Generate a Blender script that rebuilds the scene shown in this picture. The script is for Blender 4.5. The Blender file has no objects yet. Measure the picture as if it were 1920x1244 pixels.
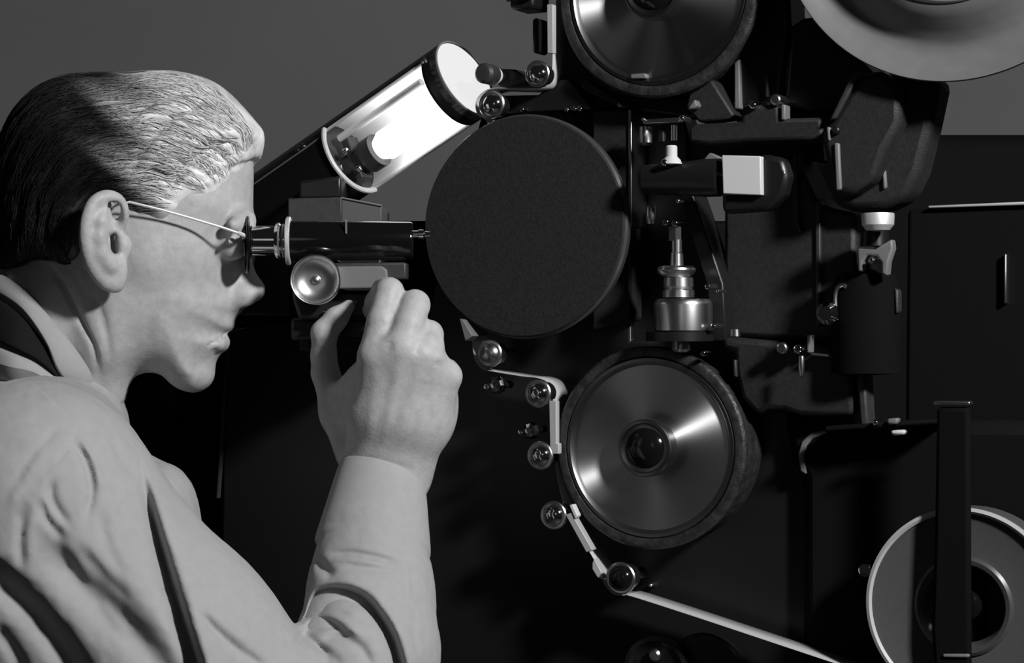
import bpy, math, random
import numpy as np
from mathutils import Vector, Matrix
from mathutils.bvhtree import BVHTree

random.seed(7)
rng = np.random.default_rng(7)
scene = bpy.context.scene
COL = scene.collection
FPX = 4100.0          # focal length in pixels of a 1920 px wide picture
EYE = 1.5             # camera height above the floor

# ------------------------------------------------------------------ camera
cam_data = bpy.data.cameras.new('camera')
cam_data.sensor_width = 36.0
cam_data.lens = 36.0 * FPX / 1920.0
cam_data.clip_start = 0.05
cam = bpy.data.objects.new('camera', cam_data)
cam.location = (0, 0, EYE)
cam.rotation_euler = (math.pi / 2, 0, 0)
COL.objects.link(cam)
scene.camera = cam

# ------------------------------------------------------------------ world, lights, exposure
world = bpy.data.worlds.new('world')
scene.world = world
world.use_nodes = True
world.node_tree.nodes['Background'].inputs[0].default_value = (1, 1, 1, 1)
world.node_tree.nodes['Background'].inputs[1].default_value = 0.010
scene.view_settings.view_transform = 'Standard'
scene.view_settings.look = 'None'
scene.view_settings.gamma = 1.0
scene.view_settings.use_curve_mapping = False
scene.view_settings.exposure = 0.0

def area_light(name, loc, target, size, power, shape='DISK'):
    l = bpy.data.lights.new(name, 'AREA')
    l.shape = shape
    l.size = size
    l.energy = power
    o = bpy.data.objects.new(name, l)
    o.location = loc
    o.rotation_euler = (Vector(target) - Vector(loc)).to_track_quat('-Z', 'Y').to_euler()
    COL.objects.link(o)
    return o

area_light('key_light', (1.02, 0.22, EYE + 0.84), (-0.1, 1.58, EYE), 0.20, 43.0)
area_light('fill_light', (-0.25, -0.3, EYE + 0.3), (-0.1, 1.6, EYE), 0.5, 0.22)

# ------------------------------------------------------------------ pixel <-> place helpers
def P(px, py, Y):
    return np.array([(px - 960.0) * Y / FPX, Y, EYE - (py - 622.0) * Y / FPX])

ANG = math.radians(26.0)                                   # the machine face is turned away by this angle
N = np.array([-math.sin(ANG), -math.cos(ANG), 0.0])        # out of the machine face
U = np.array([math.cos(ANG), -math.sin(ANG), 0.0])         # to the right along the machine face
UP = np.array([0.0, 0.0, 1.0])
CAM = np.array([0.0, 0.0, EYE])
ORG = P(1219, 840, 1.62)

def MP(px, py, d=0.0):
    r = P(px, py, 1.0) - CAM
    t = np.dot(ORG + N * d - CAM, N) / np.dot(r, N)
    return CAM + r * t

def MFRAME(loc):
    m = Matrix.Identity(4)
    for i in range(3):
        m[i][0] = U[i]; m[i][1] = UP[i]; m[i][2] = N[i]; m[i][3] = loc[i]
    return m

# ------------------------------------------------------------------ materials
def material(name, val, rough=0.5, metal=0.0, spec=0.5, bump=0.0, bscale=300.0, var=0.0, vscale=60.0,
             aniso=0.0, radial=False, coat=0.0, emit=0.0, sss=0.0, trans=0.0, rvar=0.0, voronoi=False, sheen=0.0):
    m = bpy.data.materials.new(name)
    m.use_nodes = True
    nt = m.node_tree
    b = nt.nodes['Principled BSDF']
    b.inputs['Base Color'].default_value = (val, val, val, 1)
    b.inputs['Roughness'].default_value = rough
    b.inputs['Metallic'].default_value = metal
    b.inputs['Specular IOR Level'].default_value = spec
    b.inputs['Coat Weight'].default_value = coat
    b.inputs['Sheen Weight'].default_value = sheen
    b.inputs['Transmission Weight'].default_value = trans
    if emit:
        b.inputs['Emission Color'].default_value = (1, 1, 1, 1)
        b.inputs['Emission Strength'].default_value = emit
    if sss:
        b.inputs['Subsurface Weight'].default_value = sss
        b.inputs['Subsurface Radius'].default_value = (0.004, 0.004, 0.004)
        b.inputs['Subsurface Scale'].default_value = 1.0
    tc = nt.nodes.new('ShaderNodeTexCoord')
    if bump:
        if voronoi:
            t = nt.nodes.new('ShaderNodeTexVoronoi'); t.inputs['Scale'].default_value = bscale
            out = t.outputs['Distance']
        else:
            t = nt.nodes.new('ShaderNodeTexNoise'); t.inputs['Scale'].default_value = bscale
            t.inputs['Detail'].default_value = 3.0
            out = t.outputs['Fac']
        nt.links.new(tc.outputs['Object'], t.inputs['Vector'])
        bp = nt.nodes.new('ShaderNodeBump')
        bp.inputs['Strength'].default_value = bump
        bp.inputs['Distance'].default_value = 0.001
        nt.links.new(out, bp.inputs['Height'])
        nt.links.new(bp.outputs['Normal'], b.inputs['Normal'])
    if var or rvar:
        t2 = nt.nodes.new('ShaderNodeTexNoise'); t2.inputs['Scale'].default_value = vscale
        t2.inputs['Detail'].default_value = 4.0
        nt.links.new(tc.outputs['Object'], t2.inputs['Vector'])
        if var:
            mr = nt.nodes.new('ShaderNodeMapRange')
            mr.inputs['From Min'].default_value = 0.3; mr.inputs['From Max'].default_value = 0.7
            mr.inputs['To Min'].default_value = max(0.0, val * (1 - var)); mr.inputs['To Max'].default_value = val * (1 + var)
            nt.links.new(t2.outputs['Fac'], mr.inputs['Value'])
            nt.links.new(mr.outputs['Result'], b.inputs['Base Color'])
        if rvar:
            mr = nt.nodes.new('ShaderNodeMapRange')
            mr.inputs['From Min'].default_value = 0.3; mr.inputs['From Max'].default_value = 0.7
            mr.inputs['To Min'].default_value = max(0.02, rough - rvar); mr.inputs['To Max'].default_value = min(1, rough + rvar)
            nt.links.new(t2.outputs['Fac'], mr.inputs['Value'])
            nt.links.new(mr.outputs['Result'], b.inputs['Roughness'])
    if aniso:
        b.inputs['Anisotropic'].default_value = aniso
        if radial:
            tg = nt.nodes.new('ShaderNodeTangent'); tg.direction_type = 'RADIAL'; tg.axis = 'Z'; b.inputs['Anisotropic Rotation'].default_value = 0.25
            nt.links.new(tg.outputs['Tangent'], b.inputs['Tangent'])
    return m

M = {}
M['wall'] = material('wall_paint', 0.165, 0.9, spec=0.2, var=0.05, vscale=3)
M['floor'] = material('floor_lino', 0.05, 0.6, var=0.2, vscale=4)
M['skin'] = material('skin', 0.43, 0.5, spec=0.3, bump=0.22, bscale=420, var=0.09, vscale=160, sss=0.08)
M['shirt'] = material('shirt_cloth', 0.35, 0.9, spec=0.1, bump=0.12, bscale=900, var=0.03, vscale=160, sheen=0.15)
M['tie'] = material('dark_cloth', 0.012, 0.9, spec=0.1)
M['crackle'] = material('black_crackle_paint', 0.026, 0.45, spec=0.5, bump=0.8, bscale=260, var=0.5, vscale=120)
M['crackle_fine'] = material('black_matt_paint', 0.019, 0.55, spec=0.35, bump=0.3, bscale=900, var=0.2, vscale=300)
M['black'] = material('black_enamel', 0.010, 0.35, spec=0.4, bump=0.04, bscale=150)
M['gloss'] = material('black_gloss_lacquer', 0.006, 0.12, spec=0.5)
M['darkgrey'] = material('dark_grey_paint', 0.035, 0.5, spec=0.4, bump=0.15, bscale=500, var=0.15, vscale=120)
M['cabinet'] = material('dark_cabinet_paint', 0.007, 0.7, spec=0.05)
M['void'] = material('dull_black_paint', 0.006, 0.8, spec=0.03)
M['chrome'] = material('chrome', 0.75, 0.08, metal=1.0)
M['steel'] = material('satin_steel', 0.6, 0.28, metal=1.0, bump=0.03, bscale=600)
M['turned'] = material('turned_steel', 0.55, 0.42, metal=1.0, aniso=0.98, radial=True, bump=0.02, bscale=500)
M['brushed'] = material('brushed_steel', 0.5, 0.3, metal=1.0, aniso=0.6, radial=True)
M['film'] = material('film_base', 0.46, 0.45, spec=0.4)
M['filmroll'] = material('wound_film', 0.075, 0.5, spec=0.3, bump=0.05, bscale=800, var=0.05, vscale=250)
M['white'] = material('white_enamel', 0.62, 0.5, spec=0.3)
M['grey'] = material('grey_enamel', 0.16, 0.5, spec=0.4, var=0.06, vscale=80)
M['gloss_grey'] = material('black_satin_rim', 0.05, 0.3, spec=0.7)
M['crackle_face'] = material('black_wrinkle_paint', 0.020, 0.75, spec=0.25, bump=0.5, bscale=900, var=0.25, vscale=400)
M['rim_satin'] = material('dark_satin_steel', 0.20, 0.32, metal=1.0)
M['column'] = material('column_steel', 0.72, 0.27, metal=1.0)
M['film_shoe'] = material('pale_steel_shoe', 0.42, 0.4, spec=0.5)
M['darkgrey_gloss'] = material('grey_satin_hub', 0.06, 0.3, spec=0.6)
M['reel_tin'] = material('reel_tin', 0.15, 0.42, spec=0.5, var=0.06, vscale=90)
M['white_tin'] = material('pale_reel_tin', 0.5, 0.5, spec=0.4)
M['lamp_white'] = material('lamp_lining', 0.9, 0.6)
M['lamp_rim'] = material('pale_lamp_rim', 0.55, 0.4)
M['lamp_glow'] = material('lit_opal_glass', 0.03, 0.6, spec=0.1, emit=0.82)
M['bulb'] = material('lit_bulb', 0.8, 0.3, emit=3.2)
M['grey_dark'] = material('mid_grey_paint', 0.09, 0.5, spec=0.4)
M['gloss_tube'] = material('black_lacquered_tube', 0.005, 0.09, spec=0.8)
M['knob'] = material('bright_knob', 0.68, 0.30, metal=1.0)
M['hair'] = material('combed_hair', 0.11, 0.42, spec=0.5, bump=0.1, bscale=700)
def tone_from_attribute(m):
    """hair colour per point: random strand variation plus painted light and shade"""
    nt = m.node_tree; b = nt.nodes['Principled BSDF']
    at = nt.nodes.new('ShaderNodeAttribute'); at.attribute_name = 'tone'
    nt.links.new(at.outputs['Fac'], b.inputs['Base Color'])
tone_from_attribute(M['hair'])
M['wire'] = material('bright_wire', 0.85, 0.45, metal=0.6)
M['wire_dark'] = material('dark_wire', 0.06, 0.3, metal=1.0)
M['lens'] = material('spectacle_glass', 0.6, 0.03, spec=0.5, trans=1.0)

# ------------------------------------------------------------------ mesh builder
class MB:
    def __init__(self):
        self.v = []; self.f = []
    def add(self, vs, fs, mat=None):
        b = len(self.v)
        if mat is not None:
            vs = [mat @ Vector(p) for p in vs]
        self.v += [tuple(p) for p in vs]
        self.f += [tuple(i + b for i in q) for q in fs]
        return self
    def lathe(self, prof, seg=48, mat=None, a0=0.0, a1=None):
        vs = []; fs = []; rings = []
        for r, z in prof:
            if r < 1e-7:
                rings.append([len(vs)]); vs.append((0, 0, z))
            else:
                rings.append(list(range(len(vs), len(vs) + seg)))
                for i in range(seg):
                    t = 2 * math.pi * i / seg
                    vs.append((r * math.cos(t), r * math.sin(t), z))
        for A, B in zip(rings[:-1], rings[1:]):
            if len(A) == 1 and len(B) == 1: continue
            for i in range(seg):
                j = (i + 1) % seg
                if len(A) == 1: fs.append((A[0], B[j], B[i]))
                elif len(B) == 1: fs.append((A[i], A[j], B[0]))
                else: fs.append((A[i], A[j], B[j], B[i]))
        return self.add(vs, fs, mat)
    def box(self, lo, hi, mat=None):
        x0, y0, z0 = lo; x1, y1, z1 = hi
        vs = [(x0, y0, z0), (x1, y0, z0), (x1, y1, z0), (x0, y1, z0), (x0, y0, z1), (x1, y0, z1), (x1, y1, z1), (x0, y1, z1)]
        fs = [(3, 2, 1, 0), (4, 5, 6, 7), (0, 1, 5, 4), (1, 2, 6, 5), (2, 3, 7, 6), (3, 0, 4, 7)]
        return self.add(vs, fs, mat)
    def prism(self, poly, z0, z1, mat=None):
        n = len(poly)
        area = sum(poly[i][0] * poly[(i + 1) % n][1] - poly[(i + 1) % n][0] * poly[i][1] for i in range(n))
        if area < 0: poly = poly[::-1]
        vs = [(p[0], p[1], z0) for p in poly] + [(p[0], p[1], z1) for p in poly]
        fs = [tuple(range(n - 1, -1, -1)), tuple(range(n, 2 * n))]
        fs += [(i, (i + 1) % n, n + (i + 1) % n, n + i) for i in range(n)]
        return self.add(vs, fs, mat)
    def tube(self, path, r, seg=8, caps=True):
        path = [np.array(p, float) for p in path]
        k = len(path)
        rs = r if hasattr(r, '__len__') else [r] * k
        vs = []; fs = []
        up = np.array([0.137, 0.31, 0.94])
        for i, p in enumerate(path):
            t = path[min(i + 1, k - 1)] - path[max(i - 1, 0)]
            t = t / (np.linalg.norm(t) + 1e-12)
            a = up - t * np.dot(up, t); a /= np.linalg.norm(a) + 1e-12
            up = a
            b = np.cross(t, a)
            for j in range(seg):
                th = 2 * math.pi * j / seg
                vs.append(p + rs[i] * (math.cos(th) * a + math.sin(th) * b))
        for i in range(k - 1):
            for j in range(seg):
                jj = (j + 1) % seg
                fs.append((i * seg + j, i * seg + jj, (i + 1) * seg + jj, (i + 1) * seg + j))
        if caps:
            fs.append(tuple(range(seg - 1, -1, -1)))
            fs.append(tuple(range((k - 1) * seg, k * seg)))
        return self.add(vs, fs)
    def build(self, name, mat, parent=None, bevel=0.0, smooth=35, matrix=None, segs=2):
        me = bpy.data.meshes.new(name)
        me.from_pydata(self.v, [], self.f)
        me.update()
        for mm in (mat if isinstance(mat, (list, tuple)) else [mat]):
            me.materials.append(mm)
        if smooth:
            me.polygons.foreach_set('use_smooth', [True] * len(me.polygons))
            me.set_sharp_from_angle(angle=math.radians(smooth))
        o = bpy.data.objects.new(name, me)
        COL.objects.link(o)
        if parent: o.parent = parent
        if matrix is not None: o.matrix_local = matrix
        if bevel:
            bm = o.modifiers.new('bevel', 'BEVEL'); bm.width = bevel; bm.segments = segs
            bm.limit_method = 'ANGLE'; bm.angle_limit = math.radians(35)
        return o

def tag(o, label=None, cat=None, group=None, kind=None):
    if label: o['label'] = label
    if cat: o['category'] = cat
    if group: o['group'] = group
    if kind: o['kind'] = kind
    return o

def thing(name, label, cat, loc, matrix=None, group=None):
    o = bpy.data.objects.new(name, None)
    o.empty_display_size = 0.02
    COL.objects.link(o)
    if matrix is not None: o.matrix_world = matrix
    else: o.location = tuple(loc)
    return tag(o, label, cat, group)

def mthing(name, label, cat, px, py, d=0.0, group=None):
    """a thing standing on the machine face, its axis along the face normal"""
    loc = MP(px, py, d)
    o = thing(name, label, cat, loc, MFRAME(loc), group)
    o['s'] = 0.0
    del o['s']
    return o, loc

def loc2(c, pts, d):
    """pixel outline -> local (u, up) outline on the plane at distance d before the machine face"""
    out = []
    for p in pts:
        w = MP(p[0], p[1], d) - c
        out.append((float(np.dot(w, U)), float(w[2])))
    return out

def catmull(pts, n=8, closed=False):
    pts = [np.array(p, float) for p in pts]
    k = len(pts); out = []
    rngi = range(k) if closed else range(k - 1)
    for i in rngi:
        if closed: p0, p1, p2, p3 = pts[(i - 1) % k], pts[i], pts[(i + 1) % k], pts[(i + 2) % k]
        else: p0, p1, p2, p3 = pts[max(i - 1, 0)], pts[i], pts[i + 1], pts[min(i + 2, k - 1)]
        for j in range(n):
            t = j / n
            out.append(0.5 * ((2 * p1) + (-p0 + p2) * t + (2 * p0 - 5 * p1 + 4 * p2 - p3) * t * t + (-p0 + 3 * p1 - 3 * p2 + p3) * t ** 3))
    if not closed: out.append(pts[-1])
    return np.array(out)

# ------------------------------------------------------------------ implicit-surface modeller
class Field:
    def __init__(self, lo, hi, h):
        self.lo = np.array(lo, float); self.h = h
        self.n = np.ceil((np.array(hi) - self.lo) / h).astype(int) + 1
        self.F = np.full(tuple(self.n), 0.06, np.float32)
    def block(self, lo, hi):
        i0 = np.maximum(np.floor((np.array(lo) - self.lo) / self.h).astype(int), 0)
        i1 = np.minimum(np.ceil((np.array(hi) - self.lo) / self.h).astype(int) + 1, self.n)
        if np.any(i1 <= i0): return None
        sl = tuple(slice(a, b) for a, b in zip(i0, i1))
        ax = [(self.lo[k] + self.h * np.arange(i0[k], i1[k])).astype(np.float32) for k in range(3)]
        return sl, ax[0][:, None, None], ax[1][None, :, None], ax[2][None, None, :]
    def put(self, lo, hi, fn, k=0.0, sub=False, inter=False):
        m = k + 3 * self.h
        bl = self.block(np.array(lo) - m, np.array(hi) + m)
        if bl is None: return
        sl, X, Y, Z = bl
        d = fn(X, Y, Z).astype(np.float32)
        a = self.F[sl]
        if sub or inter:
            if sub: d = -d
            if k > 0:
                hh = np.clip(0.5 - 0.5 * (d - a) / k, 0, 1)
                self.F[sl] = d * (1 - hh) + a * hh + k * hh * (1 - hh)
            else: self.F[sl] = np.maximum(a, d)
        else:
            if k > 0:
                hh = np.clip(0.5 + 0.5 * (d - a) / k, 0, 1)
                self.F[sl] = a * hh + d * (1 - hh) - k * hh * (1 - hh)
                # (a where the new shape is far, d where it is near)
            else: self.F[sl] = np.minimum(a, d)
    def cone(self, a, b, ra, rb, k=0.0, sub=False):
        a = np.array(a, float); b = np.array(b, float); ab = b - a; L2 = max(np.dot(ab, ab), 1e-12)
        r = max(ra, rb)
        def fn(X, Y, Z):
            t = np.clip(((X - a[0]) * ab[0] + (Y - a[1]) * ab[1] + (Z - a[2]) * ab[2]) / L2, 0, 1)
            return np.sqrt((X - a[0] - t * ab[0]) ** 2 + (Y - a[1] - t * ab[1]) ** 2 + (Z - a[2] - t * ab[2]) ** 2) - (ra + (rb - ra) * t)
        self.put(np.minimum(a, b) - r, np.maximum(a, b) + r, fn, k, sub)
    def chain(self, pts, rs, k=0.0, sub=False):
        rs = rs if hasattr(rs, '__len__') else [rs] * len(pts)
        for i in range(len(pts) - 1):
            self.cone(pts[i], pts[i + 1], rs[i], rs[i + 1], k, sub)
    def ell(self, c, r, k=0.0, sub=False, rot=None):
        c = np.array(c, float); r = np.array(r, float)
        R = np.array(rot if rot is not None else np.eye(3), float)
        ext = np.sqrt(((R * r[None, :]) ** 2).sum(1))
        def fn(X, Y, Z):
            q = [(R[0, i] * (X - c[0]) + R[1, i] * (Y - c[1]) + R[2, i] * (Z - c[2])) for i in range(3)]
            k0 = np.sqrt((q[0] / r[0]) ** 2 + (q[1] / r[1]) ** 2 + (q[2] / r[2]) ** 2) + 1e-6
            k1 = np.sqrt((q[0] / r[0] ** 2) ** 2 + (q[1] / r[1] ** 2) ** 2 + (q[2] / r[2] ** 2) ** 2) + 1e-6
            return k0 * (k0 - 1) / k1
        self.put(c - ext, c + ext, fn, k, sub)
    def mesh(self, smooth=2):
        F = self.F; ins = F < 0
        nx, ny, nz = F.shape
        c = np.zeros((nx - 1, ny - 1, nz - 1), np.uint8)
        for dx in (0, 1):
            for dy in (0, 1):
                for dz in (0, 1):
                    c += ins[dx:nx - 1 + dx, dy:ny - 1 + dy, dz:nz - 1 + dz]
        act = np.argwhere((c > 0) & (c < 8))
        idx = np.full(c.shape, -1, np.int32)
        idx[act[:, 0], act[:, 1], act[:, 2]] = np.arange(len(act))
        corners = [(dx, dy, dz) for dx in (0, 1) for dy in (0, 1) for dz in (0, 1)]
        vals = {q: F[act[:, 0] + q[0], act[:, 1] + q[1], act[:, 2] + q[2]] for q in corners}
        acc = np.zeros((len(act), 3)); cnt = np.zeros(len(act))
        for q in corners:
            for ax in range(3):
                if q[ax] == 1: continue
                q2 = list(q); q2[ax] = 1; q2 = tuple(q2)
                A = vals[q]; B = vals[q2]
                m = (A < 0) != (B < 0)
                t = A[m] / (A[m] - B[m])
                p = np.tile(np.array(q, float), (m.sum(), 1)); p[:, ax] += t
                acc[m] += p; cnt[m] += 1
        V = self.lo + self.h * (act + acc / cnt[:, None])
        faces = []
        for ax in range(3):
            o1, o2 = [(1, 2), (2, 0), (0, 1)][ax]
            sl0 = [slice(0, s) for s in (nx, ny, nz)]; sl1 = list(sl0)
            sl0[ax] = slice(0, F.shape[ax] - 1); sl1[ax] = slice(1, F.shape[ax])
            e = np.argwhere(ins[tuple(sl0)] != ins[tuple(sl1)])
            e = e[(e[:, o1] > 0) & (e[:, o2] > 0) & (e[:, o1] < F.shape[o1] - 1) & (e[:, o2] < F.shape[o2] - 1)]
            fl = ins[tuple(e.T)]
            def at(da, db):
                q = e.copy(); q[:, o1] -= da; q[:, o2] -= db
                return idx[q[:, 0], q[:, 1], q[:, 2]]
            quad = np.stack([at(1, 1), at(0, 1), at(0, 0), at(1, 0)], 1)
            quad[~fl] = quad[~fl][:, ::-1]
            faces.append(quad)
        Q = np.concatenate(faces)
        Q = Q[(Q >= 0).all(1)]
        for _ in range(smooth): V = relax(V, Q, 0.5)
        return V, Q

def relax(V, Q, lam):
    a = np.concatenate([Q[:, i] for i in range(4)]); b = np.concatenate([Q[:, (i + 1) % 4] for i in range(4)])
    n = len(V)
    s = np.zeros_like(V)
    for k in range(3):
        s[:, k] = np.bincount(a, V[b, k], n) + np.bincount(b, V[a, k], n)
    c = np.bincount(a, minlength=n) + np.bincount(b, minlength=n)
    return V + lam * (s / np.maximum(c, 1)[:, None] - V)

def vnormals(V, Q):
    fn = np.cross(V[Q[:, 2]] - V[Q[:, 0]], V[Q[:, 3]] - V[Q[:, 1]])
    nn = np.zeros_like(V)
    for i in range(4):
        for k in range(3):
            nn[:, k] += np.bincount(Q[:, i], fn[:, k], len(V))
    return nn / (np.linalg.norm(nn, axis=1)[:, None] + 1e-12)

def to_px(V):
    return np.stack([960 + FPX * V[:, 0] / V[:, 1], 622 - FPX * (V[:, 2] - EYE) / V[:, 1]], 1)

def seg_dist(pp, line):
    """distance of 2D points to a polyline, with position along it (0..1) and side sign"""
    line = np.array(line, float)
    L = np.r_[0, np.cumsum(np.linalg.norm(np.diff(line, axis=0), axis=1))]
    best = np.full(len(pp), 1e9); tt = np.zeros(len(pp)); sd = np.zeros(len(pp))
    for i in range(len(line) - 1):
        a = line[i]; ab = line[i + 1] - a; l2 = np.dot(ab, ab) + 1e-12
        t = np.clip(((pp - a) @ ab) / l2, 0, 1)
        q = pp - a - t[:, None] * ab
        d = np.sqrt((q ** 2).sum(1))
        m = d < best
        best[m] = d[m]; tt[m] = (L[i] + t[m] * (L[i + 1] - L[i])) / L[-1]
        sd[m] = np.sign(ab[0] * q[m, 1] - ab[1] * q[m, 0])
    return best, tt, sd

def emboss(V, Q, strokes, facing=0.15, along_view=False):
    """push ridges (+mm) and creases (-mm) along polylines into the side of the surface that looks at +view"""
    nn = vnormals(V, Q)
    view = V - CAM; view /= np.linalg.norm(view, axis=1)[:, None]
    w0 = np.clip((-(nn * view).sum(1) - facing) / 0.25, 0, 1)
    pp = to_px(V)
    disp = np.zeros(len(V))
    for st in strokes:
        line, amp, wid = catmull(st[0], 6) if len(st[0]) > 2 else np.array(st[0], float), st[1], st[2]
        taper = st[3] if len(st) > 3 else True
        lo = line.min(0) - 4 * wid; hi = line.max(0) + 4 * wid
        m = np.where((pp[:, 0] > lo[0]) & (pp[:, 0] < hi[0]) & (pp[:, 1] > lo[1]) & (pp[:, 1] < hi[1]) & (w0 > 0))[0]
        if len(m) == 0: continue
        d, t, s = seg_dist(pp[m], line)
        if len(st) > 4:      # a step: the side to the right of the line stands higher
            e = -np.tanh(s * d / st[4]) * np.exp(-(d / wid) ** 2)
        else:
            e = np.exp(-(d / wid) ** 2)
        if taper: e *= np.clip(np.minimum(t, 1 - t) * 5 + 0.15, 0, 1)
        disp[m] += amp * 0.001 * e
    return V + (-view if along_view else nn) * (disp * w0)[:, None]

def mesh_obj(name, V, Q, mat, parent=None, off=(0, 0, 0)):
    me = bpy.data.meshes.new(name)
    V = V - np.array(off)
    me.from_pydata([], [], [])
    me.vertices.add(len(V)); me.vertices.foreach_set('co', V.astype(np.float32).ravel())
    k = Q.shape[1]
    me.loops.add(len(Q) * k); me.loops.foreach_set('vertex_index', Q.astype(np.int32).ravel())
    me.polygons.add(len(Q)); me.polygons.foreach_set('loop_start', np.arange(0, len(Q) * k, k, dtype=np.int32))
    me.polygons.foreach_set('use_smooth', np.ones(len(Q), bool))
    me.update(calc_edges=True)
    me.validate()
    me.materials.append(mat)
    o = bpy.data.objects.new(name, me)
    COL.objects.link(o)
    if parent: o.parent = parent
    return o

# ================================================================== room
def struct(name, mb, mat):
    o = mb.build(name, mat, smooth=0)
    o['kind'] = 'structure'
    return o
struct('floor', MB().box((-3, -1.5, -0.1), (3, 3.1, 0)), M['floor'])
struct('wall_back', MB().box((-3, 3.0, 0), (3, 3.1, 3.0)), M['wall'])

# ================================================================== the man
YH = 1.60                       # depth of the middle plane of his head
man = thing('person', 'man in a light shirt and wire spectacles bending to a microscope eyepiece, right hand raised', 'person', (-0.30, 1.52, 0.0))
OFF = np.array([-0.30, 1.52, 0.0])
sc_h = YH / FPX

def poly_field(pts_px, closed_n=6, mirror=None):
    pts = catmull(pts_px, closed_n, True)
    return np.stack([(pts[:, 0] - 960) * sc_h, EYE - (pts[:, 1] - 622) * sc_h], 1)

def signed_inside(poly, X, Z):
    """positive inside; distance to a closed polygon on a 2-D grid"""
    sh = X.shape; x = X.ravel(); z = Z.ravel()
    d2 = np.full(x.shape, 1e9); ins = np.zeros(x.shape, bool)
    k = len(poly)
    for i in range(k):
        a = poly[i]; b = poly[(i + 1) % k]; ab = b - a
        t = np.clip(((x - a[0]) * ab[0] + (z - a[1]) * ab[1]) / (ab @ ab + 1e-12), 0, 1)
        d2 = np.minimum(d2, (x - a[0] - t * ab[0]) ** 2 + (z - a[1] - t * ab[1]) ** 2)
        cr = ((a[1] > z) != (b[1] > z)) & (x < (b[0] - a[0]) * (z - a[1]) / (b[1] - a[1] + 1e-15) + a[0])
        ins ^= cr
    d = np.sqrt(d2)
    return np.where(ins, d, -d).reshape(sh)

def rbf(ctrl, X, Z, col):
    num = 0; den = 0
    for c in ctrl:
        cx = (c[0] - 960) * sc_h; cz = EYE - (c[1] - 622) * sc_h
        w = 1.0 / (((X - cx) ** 2 + (Z - cz) ** 2) + 0.012 ** 2) ** 1.6
        num = num + w * c[col]; den = den + w
    return num / den * 0.001

SKULL = [(474, 310), (474, 352), (473, 395), (470, 412), (462, 430), (452, 460), (444, 500), (442, 540), (445, 576), (440, 590), (439, 604), (439, 613), (433, 621),
         (421, 628), (425, 634), (425, 642), (419, 657), (405, 675), (398, 690), (395, 706), (387, 720), (366, 730), (330, 720), (300, 702), (255, 690), (215, 690),
         (170, 660), (110, 560), (75, 500), (45, 440), (28, 360), (28, 290), (50, 225), (110, 175), (200, 152), (290, 150), (380, 165), (440, 210), (468, 265)]
NOSE = [(462, 430), (466, 455), (472, 487), (480, 512), (494, 532), (498, 542), (494, 556), (481, 566), (460, 571), (443, 578), (425, 560), (425, 480), (440, 440)]
WCTRL = [  # px, py, half width mm, rounding mm
    (80, 300, 73, 85), (60, 420, 68, 75), (150, 250, 76, 85), (290, 170, 72, 70), (250, 300, 77, 80), (400, 230, 66, 62), (440, 330, 58, 48),
    (400, 400, 63, 46), (380, 480, 66, 48), (300, 480, 70, 60), (200, 460, 71, 70), (430, 450, 56, 40), (430, 560, 50, 46), (360, 580, 59, 50),
    (260, 600, 62, 55), (300, 660, 55, 42), (400, 630, 45, 38), (380, 700, 34, 30), (330, 700, 42, 34), (150, 560, 55, 60)]

def inflate(fld, poly, ctrl, y0, dW=0.0, k=0.0, W=None, R=None, extra=None, mode='add'):
    lo = poly.min(0); hi = poly.max(0)
    wmax = W if W is not None else 0.09
    def fn(X, Y, Z):
        X2 = X[:, :, 0].repeat(Z.shape[2], 1).astype(float); Z2 = Z[0].repeat(X.shape[0], 0).astype(float)
        d = signed_inside(poly, X2, Z2)
        w = (rbf(ctrl, X2, Z2, 2) if W is None else np.full(d.shape, W)) + dW
        r = (rbf(ctrl, X2, Z2, 3) if R is None else np.full(d.shape, R))
        e = np.maximum(0, 1 - d / r)
        if extra is not None: w = extra(X2, Z2, w)
        s = np.minimum(w, r)
        return (np.sqrt(((np.abs(Y - y0)) / w[:, None, :]) ** 2 + (e ** 2)[:, None, :]) - 1) * s[:, None, :]
    fld.put((lo[0], y0 - wmax, lo[1]), (hi[0], y0 + wmax, hi[1]), fn, k)

def Ph(x, y, off=0.0):          # a point on the head: seen at pixel x, y and off metres nearer than the middle plane
    return P(x, y, YH - off)

body = Field((-0.45, 1.36, 0.98), (0.02, 1.70, 1.72), 0.0017)
skull = poly_field(SKULL)
# neck
body.cone(Ph(190, 520), Ph(20, 820), 0.050, 0.056)
body.cone(Ph(150, 470), Ph(20, 720), 0.042, 0.050, k=0.02)
for sgn in (1, -1):             # neck muscles
    body.chain([Ph(190, 520, sgn * 0.045), Ph(195, 640, sgn * 0.040), Ph(205, 740, sgn * 0.016)], [0.012, 0.011, 0.010], k=0.018)
inflate(body, skull, WCTRL, YH, k=0.022)
# nose
inflate(body, poly_field(NOSE), None, YH, k=0.014, W=0.0145, R=0.012)
for sgn in (1, -1):
    body.ell(Ph(455, 555, sgn * 0.0115), (0.0115, 0.0075, 0.0085), k=0.005)         # wing of the nose
    body.ell(Ph(464, 570, sgn * 0.0075), (0.0075, 0.0035, 0.0045), k=0.002, sub=True)    # nostril
    body.ell(Ph(448, 458, sgn * 0.034), (0.011, 0.014, 0.010), k=0.010, sub=True)      # eye socket
    body.ell(Ph(434, 458, sgn * 0.032), (0.0125, 0.0135, 0.0120), k=0.006)           # eye ball with its lids
    body.chain([Ph(454, 447, sgn * 0.022), Ph(446, 448, sgn * 0.042), Ph(430, 454, sgn * 0.053)], [0.0025, 0.003, 0.002], k=0.004)  # upper lid
    body.chain([Ph(462, 420, sgn * 0.010), Ph(458, 416, sgn * 0.032), Ph(436, 422, sgn * 0.053)], [0.005, 0.006, 0.004], k=0.010)   # brow ridge
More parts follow.
